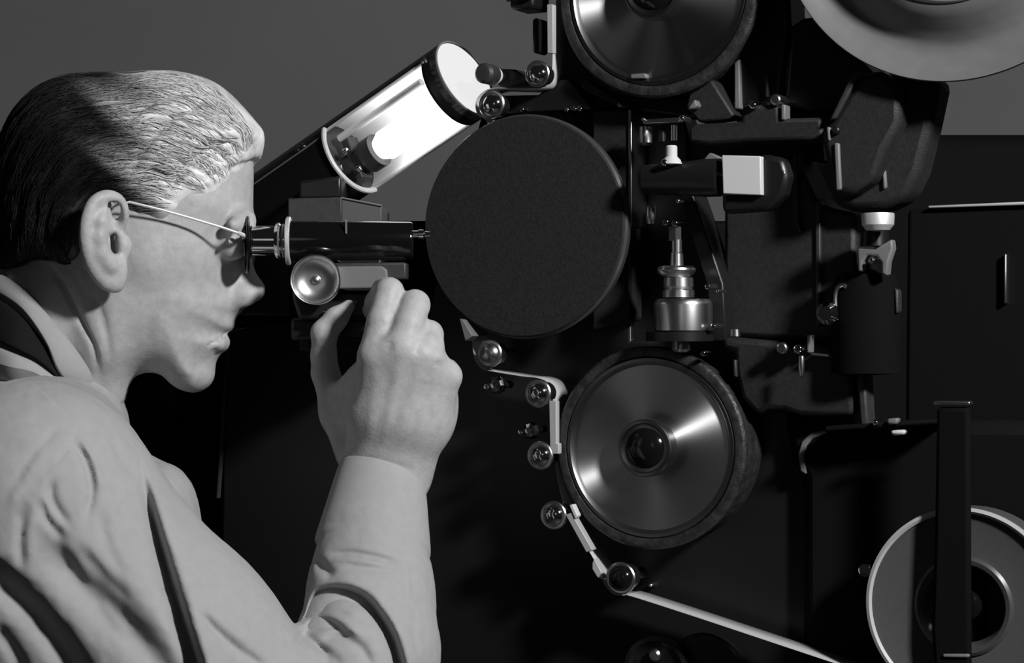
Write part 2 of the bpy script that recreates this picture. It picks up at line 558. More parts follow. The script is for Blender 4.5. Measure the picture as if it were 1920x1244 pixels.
# lips
lo_l = [Ph(402, 645, 0.0225), Ph(410, 645, 0.0150), Ph(416, 643, 0.005), Ph(416, 643, -0.005), Ph(410, 645, -0.0150), Ph(402, 645, -0.0225)]
body.chain(lo_l, [0.002, 0.0036, 0.0044, 0.0044, 0.0036, 0.002], k=0.005)
body.ell(Ph(360, 700), (0.013, 0.017, 0.011), k=0.012)
# ears
def ear(sg):
    def E(x, y, o): return P(x, y, YH - o) if sg > 0 else P(x, y, YH - o) * np.array([1, 0, 1]) + np.array([0, YH + o, 0])
    c, s = math.cos(math.radians(28)), math.sin(math.radians(28)) * sg
    R = np.array([[c, s, 0], [-s, c, 0], [0, 0, 1]]).T
    R = R @ np.array([[1, 0, 0.0], [0, 1, 0], [0, 0, 1]])
    body.ell(E(190, 440, 0.086), (0.0135, 0.0045, 0.0275), k=0.004, rot=R)
    body.ell(E(205, 490, 0.083), (0.011, 0.005, 0.021), k=0.005, rot=R)
    hel = catmull([E(226, 425, 0.078), E(231, 400, 0.083), E(220, 376, 0.088), E(197, 369, 0.094), E(174, 383, 0.099), E(162, 415, 0.101), E(161, 450, 0.100),
                   E(167, 480, 0.096), E(180, 508, 0.090), E(200, 528, 0.084), E(218, 534, 0.078)], 4)
    body.chain(list(hel), list(np.interp(np.linspace(0, 1, len(hel)), [0, 0.2, 0.5, 0.75, 1], [0.0032, 0.0042, 0.0038, 0.0045, 0.0055])), k=0.0025)
    body.chain([E(196, 394, 0.095), E(189, 415, 0.097), E(186, 445, 0.097), E(190, 475, 0.094), E(205, 497, 0.089)], [0.0035, 0.0045, 0.0048, 0.005, 0.006], k=0.004)
    body.ell(E(205, 425, 0.092), (0.005, 0.004, 0.007), k=0.004)
    body.ell(E(215, 402, 0.088), (0.0048, 0.008, 0.0100), k=0.003, sub=True)
    body.chain([E(186, 384, 0.094), E(208, 384, 0.091)], 0.0028, k=0.0015, sub=True)
    body.chain([E(213, 420, 0.088), E(203, 432, 0.090)], 0.0040, k=0.003, sub=True)
    body.chain([E(215, 448, 0.082), E(218, 466, 0.080), E(228, 484, 0.078)], [0.0040, 0.0054, 0.0030], k=0.004, sub=True)
    body.chain([E(174, 398, 0.093), E(172, 440, 0.093), E(178, 478, 0.090)], 0.0022, k=0.002, sub=True)
    body.ell(E(232, 462, 0.078), (0.006, 0.005, 0.0085), k=0.005)
    body.ell(E(218, 510, 0.081), (0.0075, 0.005, 0.009), k=0.006)
ear(1); ear(-1)

# ---- arm and hand (one surface with the head)
def A(x, y, Y): return P(x, y, Y)
body.cone(Ph(20, 800), A(40, 1100, 1.55), 0.056, 0.09, k=0.03)                    # chest under the shirt
body.chain([Ph(30, 800), A(66, 900, 1.46), A(560, 1395, 1.44)], [0.05, 0.045, 0.036], k=0.02)
body.chain([A(560, 1395, 1.44), A(655, 1200, 1.475), A(705, 960, 1.525), A(722, 885, 1.535)], [0.034, 0.033, 0.026, 0.0235], k=0.015)
WR = [A(690, 880, 1.537), A(715, 880, 1.532), A(745, 885, 1.532), A(762, 890, 1.537)]
MCPS = [A(705, 668, 1.500), A(753, 655, 1.494), A(800, 672, 1.498), A(838, 706, 1.508)]
for w_, m_, ra, rb in zip(WR, MCPS, (0.0175, 0.019, 0.019, 0.0165), (0.0128, 0.0135, 0.0130, 0.0105)):
    mid = 0.5 * (w_ + m_) + np.array([0, -0.001, 0])
    body.chain([w_, mid, m_], [ra, 0.5 * (ra + rb) + 0.0005, rb], k=0.013)
body.cone(A(700, 800, 1.545), A(800, 760, 1.535), 0.014, 0.014, k=0.012)      # palm
body.cone(A(690, 720, 1.535), A(810, 720, 1.525), 0.012, 0.012, k=0.012)
body.ell(A(818, 760, 1.532), (0.014, 0.013, 0.024), k=0.012)                   # little-finger side
def finger(pts, rs, k=0.0022):
    body.chain(pts, rs, k=k)
finger([MCPS[0], A(716, 605, 1.503), A(730, 548, 1.512), A(722, 545, 1.537), A(707, 566, 1.556), A(698, 582, 1.562)], [0.0125, 0.0105, 0.0100, 0.0092, 0.0085, 0.0072])
finger([MCPS[1], A(766, 610, 1.498), A(778, 572, 1.508), A(768, 575, 1.537), A(742, 598, 1.556), A(728, 610, 1.558)], [0.0128, 0.0108, 0.0104, 0.0094, 0.0087, 0.0074])
finger([MCPS[2], A(804, 648, 1.500), A(804, 628, 1.508), A(800, 640, 1.537), A(776, 664, 1.553), A(760, 672, 1.552)], [0.0123, 0.0103, 0.0100, 0.0090, 0.0083, 0.0072])
finger([MCPS[3], A(836, 698, 1.514), A(828, 700, 1.535), A(806, 716, 1.548), A(792, 722, 1.548)], [0.0105, 0.0092, 0.0085, 0.0076, 0.0066])
# thumb
body.chain([A(668, 850, 1.558), A(636, 775, 1.568), A(610, 700, 1.566)], [0.0150, 0.0130, 0.0096], k=0.008)
body.chain([A(610, 700, 1.566), A(607, 668, 1.563), A(608, 624, 1.558), A(630, 598, 1.560), A(654, 575, 1.564)], [0.0096, 0.0088, 0.0090, 0.0080, 0.0050], k=0.004)
body.cone(A(642, 775, 1.566), A(690, 735, 1.540), 0.0070, 0.010, k=0.008)          # web
body.cone(A(694, 700, 1.527), A(644, 735, 1.553), 0.0125, 0.0085, k=0.008)
body.cone(A(690, 770, 1.535), A(648, 790, 1.556), 0.014, 0.011, k=0.008)

bV, bQ = body.mesh(2)
SKIN_STROKES = [
    # face: crease by the nose, mouth corner, cheek, jaw
    ([(438, 566), (428, 585), (412, 615)], -0.7, 9), ([(434, 620), (422, 629), (412, 636), (402, 643)], -2.3, 3.2, False), ([(402, 643), (390, 652)], -1.0, 6), ([(398, 640), (404, 652)], -0.8, 7), ([(400, 655), (408, 668)], -0.8, 8),
    ([(330, 560), (345, 620), (370, 650)], -0.8, 26), ([(440, 490), (424, 496)], -0.6, 6),
    # neck folds
    ([(88, 490), (120, 540), (150, 600), (175, 650), (186, 700)], -3.0, 5), ([(175, 545), (196, 610), (208, 680)], -1.5, 8), ([(120, 500), (160, 580), (185, 640)], 1.0, 10),
    # hand: tendons, knuckles, wrist
    ([(690, 830), (700, 740), (706, 675)], 0.45, 10), ([(716, 840), (738, 740), (752, 665)], 0.5, 9), ([(740, 840), (775, 740), (798, 680)], 0.3, 10),
    ([(706, 800), (722, 740), (730, 690)], -0.4, 9), ([(735, 800), (758, 735), (776, 690)], -0.4, 9), ([(770, 800), (800, 750), (818, 712)], -0.3, 10),
    ([(728, 660), (733, 640)], -1.0, 8), ([(778, 665), (785, 640)], -1.0, 8), ([(820, 690), (822, 676)], -1.0, 7),
    ([(686, 640), (700, 632), (716, 634)], -0.4, 5), ([(640, 868), (700, 862), (780, 884)], -0.6, 6),
    ([(668, 700), (660, 730), (650, 760)], -1.2, 10), ([(716, 560), (736, 556)], -0.35, 3), ([(714, 568), (738, 566)], -0.35, 3), ([(766, 588), (794, 590)], -0.3, 3),
    ([(595, 640), (622, 640)], -0.3, 4), ([(800, 713), (800, 714)], 0.5, 3, False)]
bV = emboss(bV, bQ, SKIN_STROKES)
mesh_obj('body', bV, bQ, M['skin'], man, OFF)
del body

# ---- shirt
sh = Field((-0.46, 1.26, 0.97), (0.02, 1.86, 1.56), 0.0021)
sh.ell(A(-30, 1150, 1.60), (0.115, 0.185, 0.165))                                   # trunk
sh.cone(Ph(66, 800), A(20, 1020, 1.60), 0.060, 0.11, k=0.03)                       # base of the neck
sh.chain([Ph(112, 815, 0.030), A(74, 905, 1.50), A(62, 940, 1.435)], [0.044, 0.066, 0.075], k=0.03)   # near shoulder
sh.chain([Ph(112, 815, -0.030), A(60, 900, 1.70), A(40, 950, 1.78)], [0.046, 0.068, 0.070], k=0.03)   # far shoulder
sh.chain([A(62, 940, 1.435), A(330, 1205, 1.43), A(560, 1425, 1.44)], [0.075, 0.064, 0.056], k=0.02)   # upper sleeve
sh.chain([A(250, 925, 1.57), A(285, 985, 1.56), A(330, 1120, 1.52)], [0.030, 0.031, 0.030], k=0.012)   # breast of the shirt
sh.chain([A(-40, 1060, 1.46), A(330, 1390, 1.455), A(450, 1460, 1.45)], [0.085, 0.062, 0.05], k=0.03)
sh.ell(A(308, 935, 1.55), (0.019, 0.03, 0.024), k=0.014)
sh.chain([A(560, 1425, 1.44), A(690, 1230, 1.475), A(695, 1120, 1.495), A(698, 1010, 1.515)], [0.054, 0.0455, 0.0405, 0.0375], k=0.016)
sV, sQ = sh.mesh(2)
del sh
FOLDS = [
    # the deep fold down the sleeve, its right side standing over the left
    ([(272, 890), (290, 960), (318, 1060), (346, 1150), (378, 1260), (410, 1380)], 8.0, 42, True, 6),
    ([(264, 872), (284, 965), (311, 1065), (338, 1155), (368, 1260), (400, 1380)], -8, 10), ([(286, 985), (311, 1070), (336, 1160), (364, 1260), (396, 1380)], -7, 20),
    # folds under the arm
    ([(78, 980), (130, 1045), (200, 1120), (262, 1180), (330, 1262), (420, 1400)], 4.5, 60, True, 26),
    ([(85, 1000), (160, 1090), (230, 1160), (310, 1250), (400, 1400)], -9.5, 33),
    ([(8, 1060), (70, 1125), (130, 1195), (170, 1262)], 4.0, 40, False, 18), ([(10, 1100), (60, 1150), (120, 1225), (140, 1262)], -7.5, 26, False),
    ([(5, 1190), (30, 1230), (40, 1260)], -5, 14, False), ([(150, 1030), (200, 1085), (250, 1130)], -2.5, 10), ([(190, 1130), (240, 1190)], 2, 9),
    ([(44, 955), (38, 1010), (40, 1066)], -4, 8), ([(60, 965), (54, 1010), (57, 1050)], 1.5, 9),
    ([(140, 830), (162, 870), (172, 920), (160, 970)], -5.0, 7), ([(152, 822), (178, 865), (190, 920)], 2.8, 8),
    ([(100, 900), (96, 930), (110, 960), (130, 985)], -4.5, 7), ([(75, 940), (88, 975), (120, 1010)], -4.5, 8), ([(20, 920), (60, 860), (110, 800)], -1.8, 8),
    ([(15, 960), (45, 900), (90, 830)], 1.5, 9), ([(210, 830), (235, 870), (262, 900)], -3.0, 9), ([(180, 800), (205, 845), (225, 895)], 1.5, 10),
    ([(120, 1010), (150, 1060), (180, 1100)], 2.5, 12), ([(190, 960), (200, 1020), (230, 1080)], -1.6, 12), ([(150, 700), (110, 745), (40, 905)], 0.0, 5),
    ([(372, 1148), (400, 1180), (440, 1215), (500, 1255)], -4.5, 7), ([(385, 1138), (420, 1170), (470, 1210)], 2, 9),
    ([(300, 900), (318, 940), (330, 990)], 1.5, 14), ([(345, 1085), (400, 1092)], -1.2, 8), ([(380, 1075), (440, 1090)], 1.0, 8),
    # forearm below the cuff
    ([(618, 1040), (660, 1038), (705, 1046), (748, 1058)], -4.0, 6), ([(598, 1046), (604, 1064), (626, 1082)], -7, 10), ([(640, 1062), (700, 1066), (760, 1076)], -2.0, 6),
    ([(610, 1052), (650, 1050), (720, 1058)], 2.2, 6),
    ([(586, 1128), (600, 1108), (640, 1102), (686, 1118), (722, 1160), (745, 1205), (760, 1262)], 7.5, 34, False, 6),
    ([(584, 1136), (604, 1114), (640, 1110), (680, 1126), (714, 1166), (736, 1210), (750, 1262)], -7, 9, False),
    ([(566, 1184), (586, 1166), (616, 1164), (650, 1182)], 4.5, 22, False, 5), ([(572, 1186), (590, 1172), (616, 1170), (646, 1186)], -5, 8),
    ([(600, 1146), (640, 1138), (680, 1160)], 2.5, 9), ([(600, 1200), (640, 1196), (676, 1216), (700, 1255)], -4, 8), ([(590, 1190), (640, 1184), (680, 1205)], 2.0, 8),
    ([(556, 1186), (580, 1200), (606, 1225), (622, 1255)], -6, 8), ([(590, 1205), (625, 1232), (640, 1255)], -3.5, 7),
    ([(770, 1070), (776, 1100), (774, 1120)], -1.8, 4), ([(748, 1095), (750, 1130), (748, 1150)], -1.5, 4), ([(780, 1140), (776, 1190), (786, 1230)], -1.8, 5),
    ([(765, 1100), (762, 1150)], 1.2, 5), ([(725, 1100), (720, 1140)], -1.0, 4)]
sV = emboss(sV, sQ, FOLDS, -0.1, True)
def hash_noise(a, b, seed):
    def rnd(i, j):
        v = np.sin(i * 127.1 + j * 311.7 + seed * 74.7) * 43758.5453
        return v - np.floor(v)
    i = np.floor(a); j = np.floor(b); f = a - i; g = b - j
    f = f * f * (3 - 2 * f); g = g * g * (3 - 2 * g)
    return (rnd(i, j) * (1 - f) + rnd(i + 1, j) * f) * (1 - g) + (rnd(i, j + 1) * (1 - f) + rnd(i + 1, j + 1) * f) * g
wn = np.abs(vnormals(sV, sQ)) ** 2                                               # slight crumple of the cotton
crm = -0.75
for ax_, (i_, j_) in enumerate(((1, 2), (0, 2), (0, 1))):
    g1, g2 = sV[:, i_], sV[:, j_]
    crm = crm + wn[:, ax_] * (hash_noise(g1 * 90 + 20 * g2, g2 * 70 - 15 * g1, 4) + 0.5 * hash_noise(g1 * 230, g2 * 190 + 60 * g1, 5))
for _ in range(2): sV = relax(sV, sQ, 0.4)
sV = sV + vnormals(sV, sQ) * (0.0011 * crm)[:, None]
# seams of the yoke and the sleeve
sV = emboss(sV, sQ, [([(12, 690), (60, 716), (110, 760), (150, 800)], -1.3, 2.5), ([(20, 694), (66, 722), (112, 766)], 0.6, 5),
                     ([(150, 800), (120, 850), (60, 905), (12, 940)], -1.2, 3), ([(165, 735), (205, 752), (230, 790)], -0.6, 4)])
shirt = mesh_obj('shirt', sV, sQ, M['shirt'], man, OFF)

def loft(name, curves, mat, parent, thick=0.0, off=OFF, closed=False, subsurf=0):
    """surface through a list of equally long point rows"""
    k = len(curves[0]); vs = []; fs = []
    for c in curves: vs += [tuple(np.array(p) - off) for p in c]
    for i in range(len(curves) - 1):
        for j in range(k if closed else k - 1):
            jj = (j + 1) % k
            fs.append((i * k + j, i * k + jj, (i + 1) * k + jj, (i + 1) * k + j))
    mb = MB(); mb.add(vs, fs)
    o = mb.build(name, mat, parent, smooth=60)
    if thick:
        s = o.modifiers.new('thickness', 'SOLIDIFY'); s.thickness = thick; s.offset = 0
    if subsurf:
        s = o.modifiers.new('round', 'SUBSURF'); s.levels = subsurf; s.render_levels = subsurf
    return o

def both_sides(pts):            # near side then mirrored far side
    near = catmull(pts, 6)
    far = near[::-1].copy(); far[:, 1] = 2 * YH - far[:, 1]
    return np.concatenate([near, far[1:]])
# collar: stand-and-fall band round the neck (front to back to front)
top = both_sides([Ph(180, 735, 0.030), Ph(171, 690, 0.048), Ph(126, 620, 0.057), Ph(56, 541, 0.049), Ph(8, 508, 0.030), Ph(-22, 495, 0.0)])
mid = both_sides([Ph(176, 740, 0.036), Ph(155, 700, 0.056), Ph(107, 632, 0.064), Ph(42, 556, 0.055), Ph(-12, 518, 0.033), Ph(-38, 508, 0.0)])
low = both_sides([Ph(160, 752, 0.040), Ph(108, 700, 0.064), Ph(84, 642, 0.068), Ph(40, 580, 0.060), Ph(-20, 542, 0.036), Ph(-48, 530, 0.0)])
inn = both_sides([Ph(176, 760, 0.026), Ph(160, 715, 0.040), Ph(106, 660, 0.050), Ph(36, 580, 0.044), Ph(-10, 540, 0.026), Ph(-26, 530, 0.0)])
loft('collar', [inn, top, mid, low], M['shirt'], shirt, 0.0018, subsurf=1)
# dark neck band showing between collar and yoke
b0 = both_sides([Ph(112, 712, 0.058), Ph(100, 670, 0.060), Ph(76, 632, 0.061), Ph(36, 586, 0.056), Ph(-20, 546, 0.034), Ph(-42, 535, 0.0)])
b1 = both_sides([Ph(110, 712, 0.062), Ph(92, 694, 0.068), Ph(58, 670, 0.072), Ph(12, 650, 0.070), Ph(-40, 630, 0.044), Ph(-66, 620, 0.0)])
tag(loft('neck_band', [b0, 0.5 * (b0 + b1) + np.array([0, -0.001, 0.001]), b1], M['tie'], man, 0.002, subsurf=1), 'black band under the collar')
y0 = both_sides([Ph(114, 716, 0.058), Ph(94, 700, 0.066), Ph(60, 676, 0.071), Ph(12, 656, 0.069), Ph(-40, 636, 0.043), Ph(-66, 626, 0.0)])
y1 = both_sides([Ph(118, 724, 0.058), Ph(96, 714, 0.070), Ph(60, 694, 0.079), Ph(8, 684, 0.080), Ph(-50, 664, 0.050), Ph(-80, 654, 0.0)])
y2 = both_sides([Ph(122, 735, 0.050), Ph(98, 740, 0.060), Ph(60, 730, 0.064), Ph(8, 720, 0.064), Ph(-50, 700, 0.044), Ph(-80, 690, 0.0)])
loft('yoke', [y0, y1, y2], M['shirt'], shirt, 0.0016, subsurf=1)
# cuff
ca = np.array(A(718, 878, 1.533)); cb = np.array(A(698, 1034, 1.512))
ax = (cb - ca) / np.linalg.norm(cb - ca)
side = np.array([1.0, 0, 0]); side -= ax * (side @ ax); side /= np.linalg.norm(side)
dep = np.cross(ax, side)
rings = []
for t, rw, rd, tilt in ((0.10, 0.0265, 0.023, 1), (-0.01, 0.0285, 0.026, 1), (0.0, 0.0305, 0.028, 1), (0.25, 0.0335, 0.031, 0.7), (0.6, 0.0370, 0.034, 0.4), (0.92, 0.0408, 0.0385, 0.2), (1.0, 0.0408, 0.0385, 0.2), (1.004, 0.0340, 0.032, 0.2)):
    row = []
    for i in range(40):
        th = 2 * math.pi * i / 40
        c = ca + (cb - ca) * t
        q = c + rw * math.cos(th) * side + rd * math.sin(th) * dep
        q = q + ax * (0.0045 * math.cos(th) + 0.002 * math.cos(2 * th + 0.4)) * tilt
        row.append(q)
    rings.append(row)
loft('cuff', rings, M['shirt'], shirt, 0, closed=True, subsurf=1)
mb = MB(); mb.lathe([(0, 0.0022), (0.003, 0.0024), (0.0055, 0.0016), (0.0058, 0.0), (0.0, 0.0)], 20)

# ---- hair: a combed cap and separate strands
HAIR = [(494, 268), (488, 292), (470, 305), (440, 325), (394, 358), (350, 366), (322, 395), (300, 412), (268, 402), (240, 388), (205, 372), (168, 374), (152, 420), (146, 470), (122, 490), (87, 484),
        (50, 500), (5, 500), (-6, 430), (-10, 340), (6, 262), (48, 192), (110, 147), (190, 137), (250, 140), (300, 134), (360, 139), (410, 158), (450, 193), (480, 228), (493, 246)]
def near_side(q, f=0.955):          # hairline points lie on the near side of the head
    return (960 - (960 - q[0]) * f, 622 - (622 - q[1]) * f)
HAIR = HAIR[:3] + [near_side(q, 0.975) for q in HAIR[3:4]] + [near_side(q) for q in HAIR[4:15]] + [near_side(q, 0.98) for q in HAIR[15:16]] + HAIR[16:]
hair_poly = poly_field(HAIR, 5)
HC = (300, 500)                 # the comb lines run round this point
hair = Field((-0.46, 1.48, 1.53), (-0.16, 1.72, 1.72), 0.0015)
outline = poly_field([(494, 268), (486, 300), (470, 340), (470, 420), (420, 600), (200, 640), (60, 560), (5, 500), (-6, 430), (-10, 340), (6, 262), (48, 192), (110, 147), (190, 137), (250, 140), (300, 134), (360, 139), (410, 158), (450, 193), (480, 228), (493, 246)], 5)
def hair_fn(X, Y, Z):
    X2 = X[:, :, 0].repeat(Z.shape[2], 1).astype(float); Z2 = Z[0].repeat(X.shape[0], 0).astype(float)
    d = signed_inside(outline, X2, Z2)
    dh = signed_inside(hair_poly, X2, Z2)
    w = rbf(WCTRL, X2, Z2, 2); r = rbf(WCTRL, X2, Z2, 3)
    thick = np.clip(dh / 0.012, 0, 1) ** 0.7
    w = w - 0.001 + 0.0065 * thick
    e = np.maximum(0, 1 - d / r)
    s = np.minimum(w, r)
    a = (np.sqrt(((np.abs(Y - YH)) / w[:, None, :]) ** 2 + (e ** 2)[:, None, :]) - 1) * s[:, None, :]
    return np.maximum(a, -dh[:, None, :])
hair.put((-0.455, 1.49, 1.54), (-0.165, 1.71, 1.715), hair_fn)
hV, hQ = hair.mesh(2)
del hair
cx = (HC[0] - 960) * sc_h; cz = EYE - (HC[1] - 622) * sc_h
def comb(V):
    rr = np.hypot(V[:, 0] - cx, V[:, 2] - cz); th = np.arctan2(V[:, 2] - cz, V[:, 0] - cx)
    yy = V[:, 1] - YH
    ph = np.hypot(rr, yy)
    lat = np.arctan2(yy, rr)
    q = rr * 1000 + 3 * np.sin(th * 5) + 2 * np.sin(th * 11 + 1)
    q2 = lat * 75
    n = hash_noise(q * 0.16 + q2 * 0.20, th * 2.2 + 5, 1) * 1.0 + hash_noise(q * 0.42 - q2 * 0.45, th * 3.5, 2) * 0.6 + hash_noise(q * 1.1 + q2 * 1.1, th * 5, 3) * 0.35
    return n - 0.95
nn = vnormals(hV, hQ)
dh = signed_inside(hair_poly, hV[:, 0], hV[:, 2])
hV = hV + nn * (comb(hV) * 0.0036 * np.clip(dh / 0.012, 0.15, 1))[:, None]
# a lock that sweeps back over the temple and the quiff above the brow
hV = emboss(hV, hQ, [([(478, 285), (440, 300), (400, 330), (352, 352)], 3.0, 16), ([(486, 262), (430, 248), (380, 262), (330, 300), (290, 350)], 2.0, 12), ([(470, 300), (420, 318), (370, 340)], -2.0, 6),
                     ([(452, 262), (400, 275), (350, 310), (310, 370)], -2.0, 7), ([(470, 232), (400, 205), (330, 220), (270, 280), (240, 340)], -2.2, 7),
                     ([(440, 195), (370, 175), (290, 190), (220, 250)], -1.8, 7)], 0.0)
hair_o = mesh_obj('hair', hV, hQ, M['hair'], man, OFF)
def hair_lit_tone(V, rnd):
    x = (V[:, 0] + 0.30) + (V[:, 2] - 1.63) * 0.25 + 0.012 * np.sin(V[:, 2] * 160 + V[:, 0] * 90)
    g = np.clip((x - 0.004) / 0.062, 0, 1); g = g * g * (3 - 2 * g)  # lit front and top, shaded back: light painted into the hair colour
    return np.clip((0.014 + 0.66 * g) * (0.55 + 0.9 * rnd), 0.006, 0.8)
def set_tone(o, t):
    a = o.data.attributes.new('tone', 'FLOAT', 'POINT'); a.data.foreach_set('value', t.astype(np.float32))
set_tone(hair_o, hair_lit_tone(hV, np.clip((comb(hV) + 0.7) * 0.7, 0, 1)))
tree = BVHTree.FromPolygons([tuple(v) for v in hV], [tuple(q) for q in hQ])
sel = np.where((dh > 0.004))[0]
strand_v = []; strand_f = []; strand_t = []
for s_ in range(7000):
    p = Vector(hV[rng.choice(sel)])
    L = rng.uniform(0.02, 0.065); st = 0.0036; k = int(L / st) + 2
    r0 = rng.uniform(0.00014, 0.00034); lift = rng.uniform(0.0002, 0.0022); wob = rng.uniform(-0.22, 0.22)
    rows = []
    for i in range(k):
        loc, nrm, _, _ = tree.find_nearest(p)
        if loc is None: break
        rows.append((loc + nrm * (lift * math.sin(math.pi * (i + 0.6) / k) + 0.0001), nrm))
        rad = Vector((loc.x - cx, 0, loc.z - cz))
        t = Vector((-rad.z, 0, rad.x)); t = t - nrm * t.dot(nrm)
        if t.length < 1e-5: break
        t.normalize(); b = nrm.cross(t)
        p = loc + (t + b * wob).normalized() * st
        pz = np.array([[p.x, p.z]])
    if len(rows) < 4: continue
    base = len(strand_v); tone_ = rng.uniform(0, 1)
    for i, (q, nrm) in enumerate(rows):
        t = (rows[min(i + 1, len(rows) - 1)][0] - rows[max(i - 1, 0)][0]).normalized()
        b = nrm.cross(t)
        r = r0 * (1.0 - 0.85 * (i / (len(rows) - 1)) ** 2)
        for c_, s2 in ((-0.87, -0.4), (0.87, -0.4), (0.0, 0.9)):
            strand_t.append(tone_); strand_v.append(tuple(q + b * (r * c_) + nrm * (r * s2)))
    for i in range(len(rows) - 1):
        for j in range(3):
            jj = (j + 1) % 3
            strand_f.append((base + i * 3 + j, base + i * 3 + jj, base + i * 3 + 3 + jj, base + i * 3 + 3 + j))
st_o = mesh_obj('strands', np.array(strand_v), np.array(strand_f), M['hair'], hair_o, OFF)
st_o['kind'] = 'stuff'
set_tone(st_o, hair_lit_tone(np.array(strand_v), np.array(strand_t)))

# ---- eyeglasses
gl = thing('eyeglasses', 'thin wire spectacles worn by the man, straight bright side arm over his ear', 'eyeglasses', Ph(450, 445))
GO = Ph(450, 445)
for sgn in (1, -1):
    arm = [Ph(222, 384, sgn * 0.083), Ph(243, 379, sgn * 0.082), Ph(300, 393, sgn * 0.077), Ph(360, 410, sgn * 0.071), Ph(420, 428, sgn * 0.064), Ph(446, 437, sgn * 0.060)]
    hook = [Ph(205, 400, sgn * 0.080), Ph(214, 388, sgn * 0.082)]
    MB().tube([p - GO for p in hook + arm], 0.0009, 8).build('side_arm', M['wire'], gl)
    c = Ph(463, 458, sgn * 0.033)
    yaw = 0.16 * sgn
    ring = []
    for i in range(41):
        t = 2 * math.pi * i / 40
        ring.append(c + np.array([math.sin(yaw) * 0.022 * math.cos(t), 0.022 * math.cos(t) * -1.0 * math.cos(yaw), 0.020 * math.sin(t)]) - GO)
    rim = MB().tube(ring, 0.0011, 6, caps=False).build('rim', M['wire_dark'], gl)
    mb = MB(); vs = [tuple(c - GO)] + [tuple(q) for q in ring[:-1]]
    mb.add(vs, [(0, i + 1, (i + 1) % 40 + 1) for i in range(40)])
    ln = mb.build('lens', M['lens'], rim)
    s = ln.modifiers.new('thickness', 'SOLIDIFY'); s.thickness = 0.0014
    MB().tube([Ph(446, 437, sgn * 0.060) - GO, Ph(456, 441, sgn * 0.058) - GO, ring[20 if sgn > 0 else 0]], 0.0016, 8).build('hinge', M['wire'], gl)
MB().tube([Ph(465, 448, 0.0135) - GO, Ph(469, 440, 0.006) - GO, Ph(469, 440, -0.006) - GO, Ph(465, 448, -0.0135) - GO], 0.0011, 8).build('bridge', M['wire'], gl)

# ================================================================== the machine
def kpx(loc): return loc[1] / FPX       # metres per pixel at a place
def lathe_part(name, prof_px, mat, parent, s, seg=64, bevel=0.0, smooth=30, shift=(0, 0), z0=0):
    prof_px = [(r, z - z0) for r, z in prof_px]
    mb = MB(); mb.lathe([(r * s, z * s) for r, z in prof_px], seg, Matrix.Translation((shift[0] * s, shift[1] * s, 0)))
    return mb.build(name, mat, parent, bevel, smooth)

# ---- base plate and pedestal of the printer
pl, c0 = mthing('film_printer', 'black film printer body of cast plates and brackets carrying drums and lens column', 'machine', 1219, 840, -0.075)
def plate(name, pts, d, th, mat, bevel=0.002, parent=None, label=None):
    par = parent or pl
    pts2 = loc2(c0, pts, d)
    z1 = d + 0.075
    o = MB().prism(pts2, z1 - th, z1).build(name, mat, par, bevel, 30)
    if label: o['label'] = label
    return o
def zcyl(name, px, py, r, d0, d1, mat, seg=32, parent=None, bevel=0.0015, label=None):
    """round part with its axis out of the machine face"""
    w = MP(px, py, d1) - c0
    q = MP(px, py, d1)[1] / FPX
    mb = MB(); mb.lathe([(0, d0 + 0.075), (r * q, d0 + 0.075), (r * q, d1 + 0.075), (0, d1 + 0.075)], seg, Matrix.Translation((float(w @ U), float(w[2]), 0)))
    o = mb.build(name, mat, parent or pl, bevel)
    if label: o['label'] = label
    return o
def vcyl(name, px, d, prof, mat, seg=40, parent=None, bevel=0.0, label=None):
    """upright turned part: profile of (py, radius px)"""
    mb = MB(); w0 = MP(px, prof[0][0], d)
    s = w0[1] / FPX
    wl = w0 - c0
    pr = [(r * s, float((MP(px, y, d) - c0)[2])) for y, r in prof]
    pr = pr[::-1]
    rot = Matrix.Rotation(-math.pi / 2, 4, 'X')
    mb.lathe([(r, z) for r, z in pr], seg, Matrix.Translation((float(wl @ U), 0, d + 0.075)) @ rot)
    o = mb.build(name, mat, parent or pl, bevel, 30)
    if label: o['label'] = label
    return o

plate('back_plate', [(975, 206), (1182, 204), (1182, 640), (1560, 640), (1560, 1300), (410, 1300), (424, 620), (560, 600), (800, 590), (905, 205)], -0.045, 0.02, M['black'])
plate('plate_edge', [(422, 690), (426, 690), (409, 935), (405, 935)], -0.043, 0.004, M['darkgrey'], 0.0004)
plate('front_plate', [(1110, 208), (1181, 205), (1181, 600), (1110, 620)], -0.020, 0.025, M['crackle_fine'])
plate('edge_strip', [(1178, 206), (1184, 206), (1184, 425), (1178, 425)], -0.018, 0.03, M['steel'], 0.0005)
plate('upper_arch', [(1060, 205), (1010, 175), (1040, 150), (1090, 160), (1150, 178), (1300, 185), (1350, 208), (1300, 222), (1182, 206)], -0.03, 0.03, M['black'])
plate('drum_backing', [(1044, -60), (1380, -60), (1380, 190), (1182, 204), (1168, 190), (1112, 158), (1095, 205), (1040, 205), (1050, 130)], -0.060, 0.015, M['black'])
plate('arm_shade', [(1290, 255), (1540, 250), (1545, 305), (1500, 300), (1356, 304), (1300, 340), (1288, 330)], -0.055, 0.015, M['black'])  # black sheets added behind the arm to stand in for shade
plate('arm_shade', [(1380, 150), (1560, 170), (1570, 250), (1380, 240)], -0.055, 0.015, M['black'])
plate('cover_bracket', [(1095, 150), (1180, 200), (1165, 203), (1088, 165)], -0.015, 0.01, M['black'], 0.0008)
plate('film_bracket', [(905, 128), (965, 130), (1000, 150), (1065, 148), (1112, 205), (895, 214), (900, 180), (1010, 178), (1025, 160), (935, 162)], -0.012, 0.02, M['black'], 0.001)
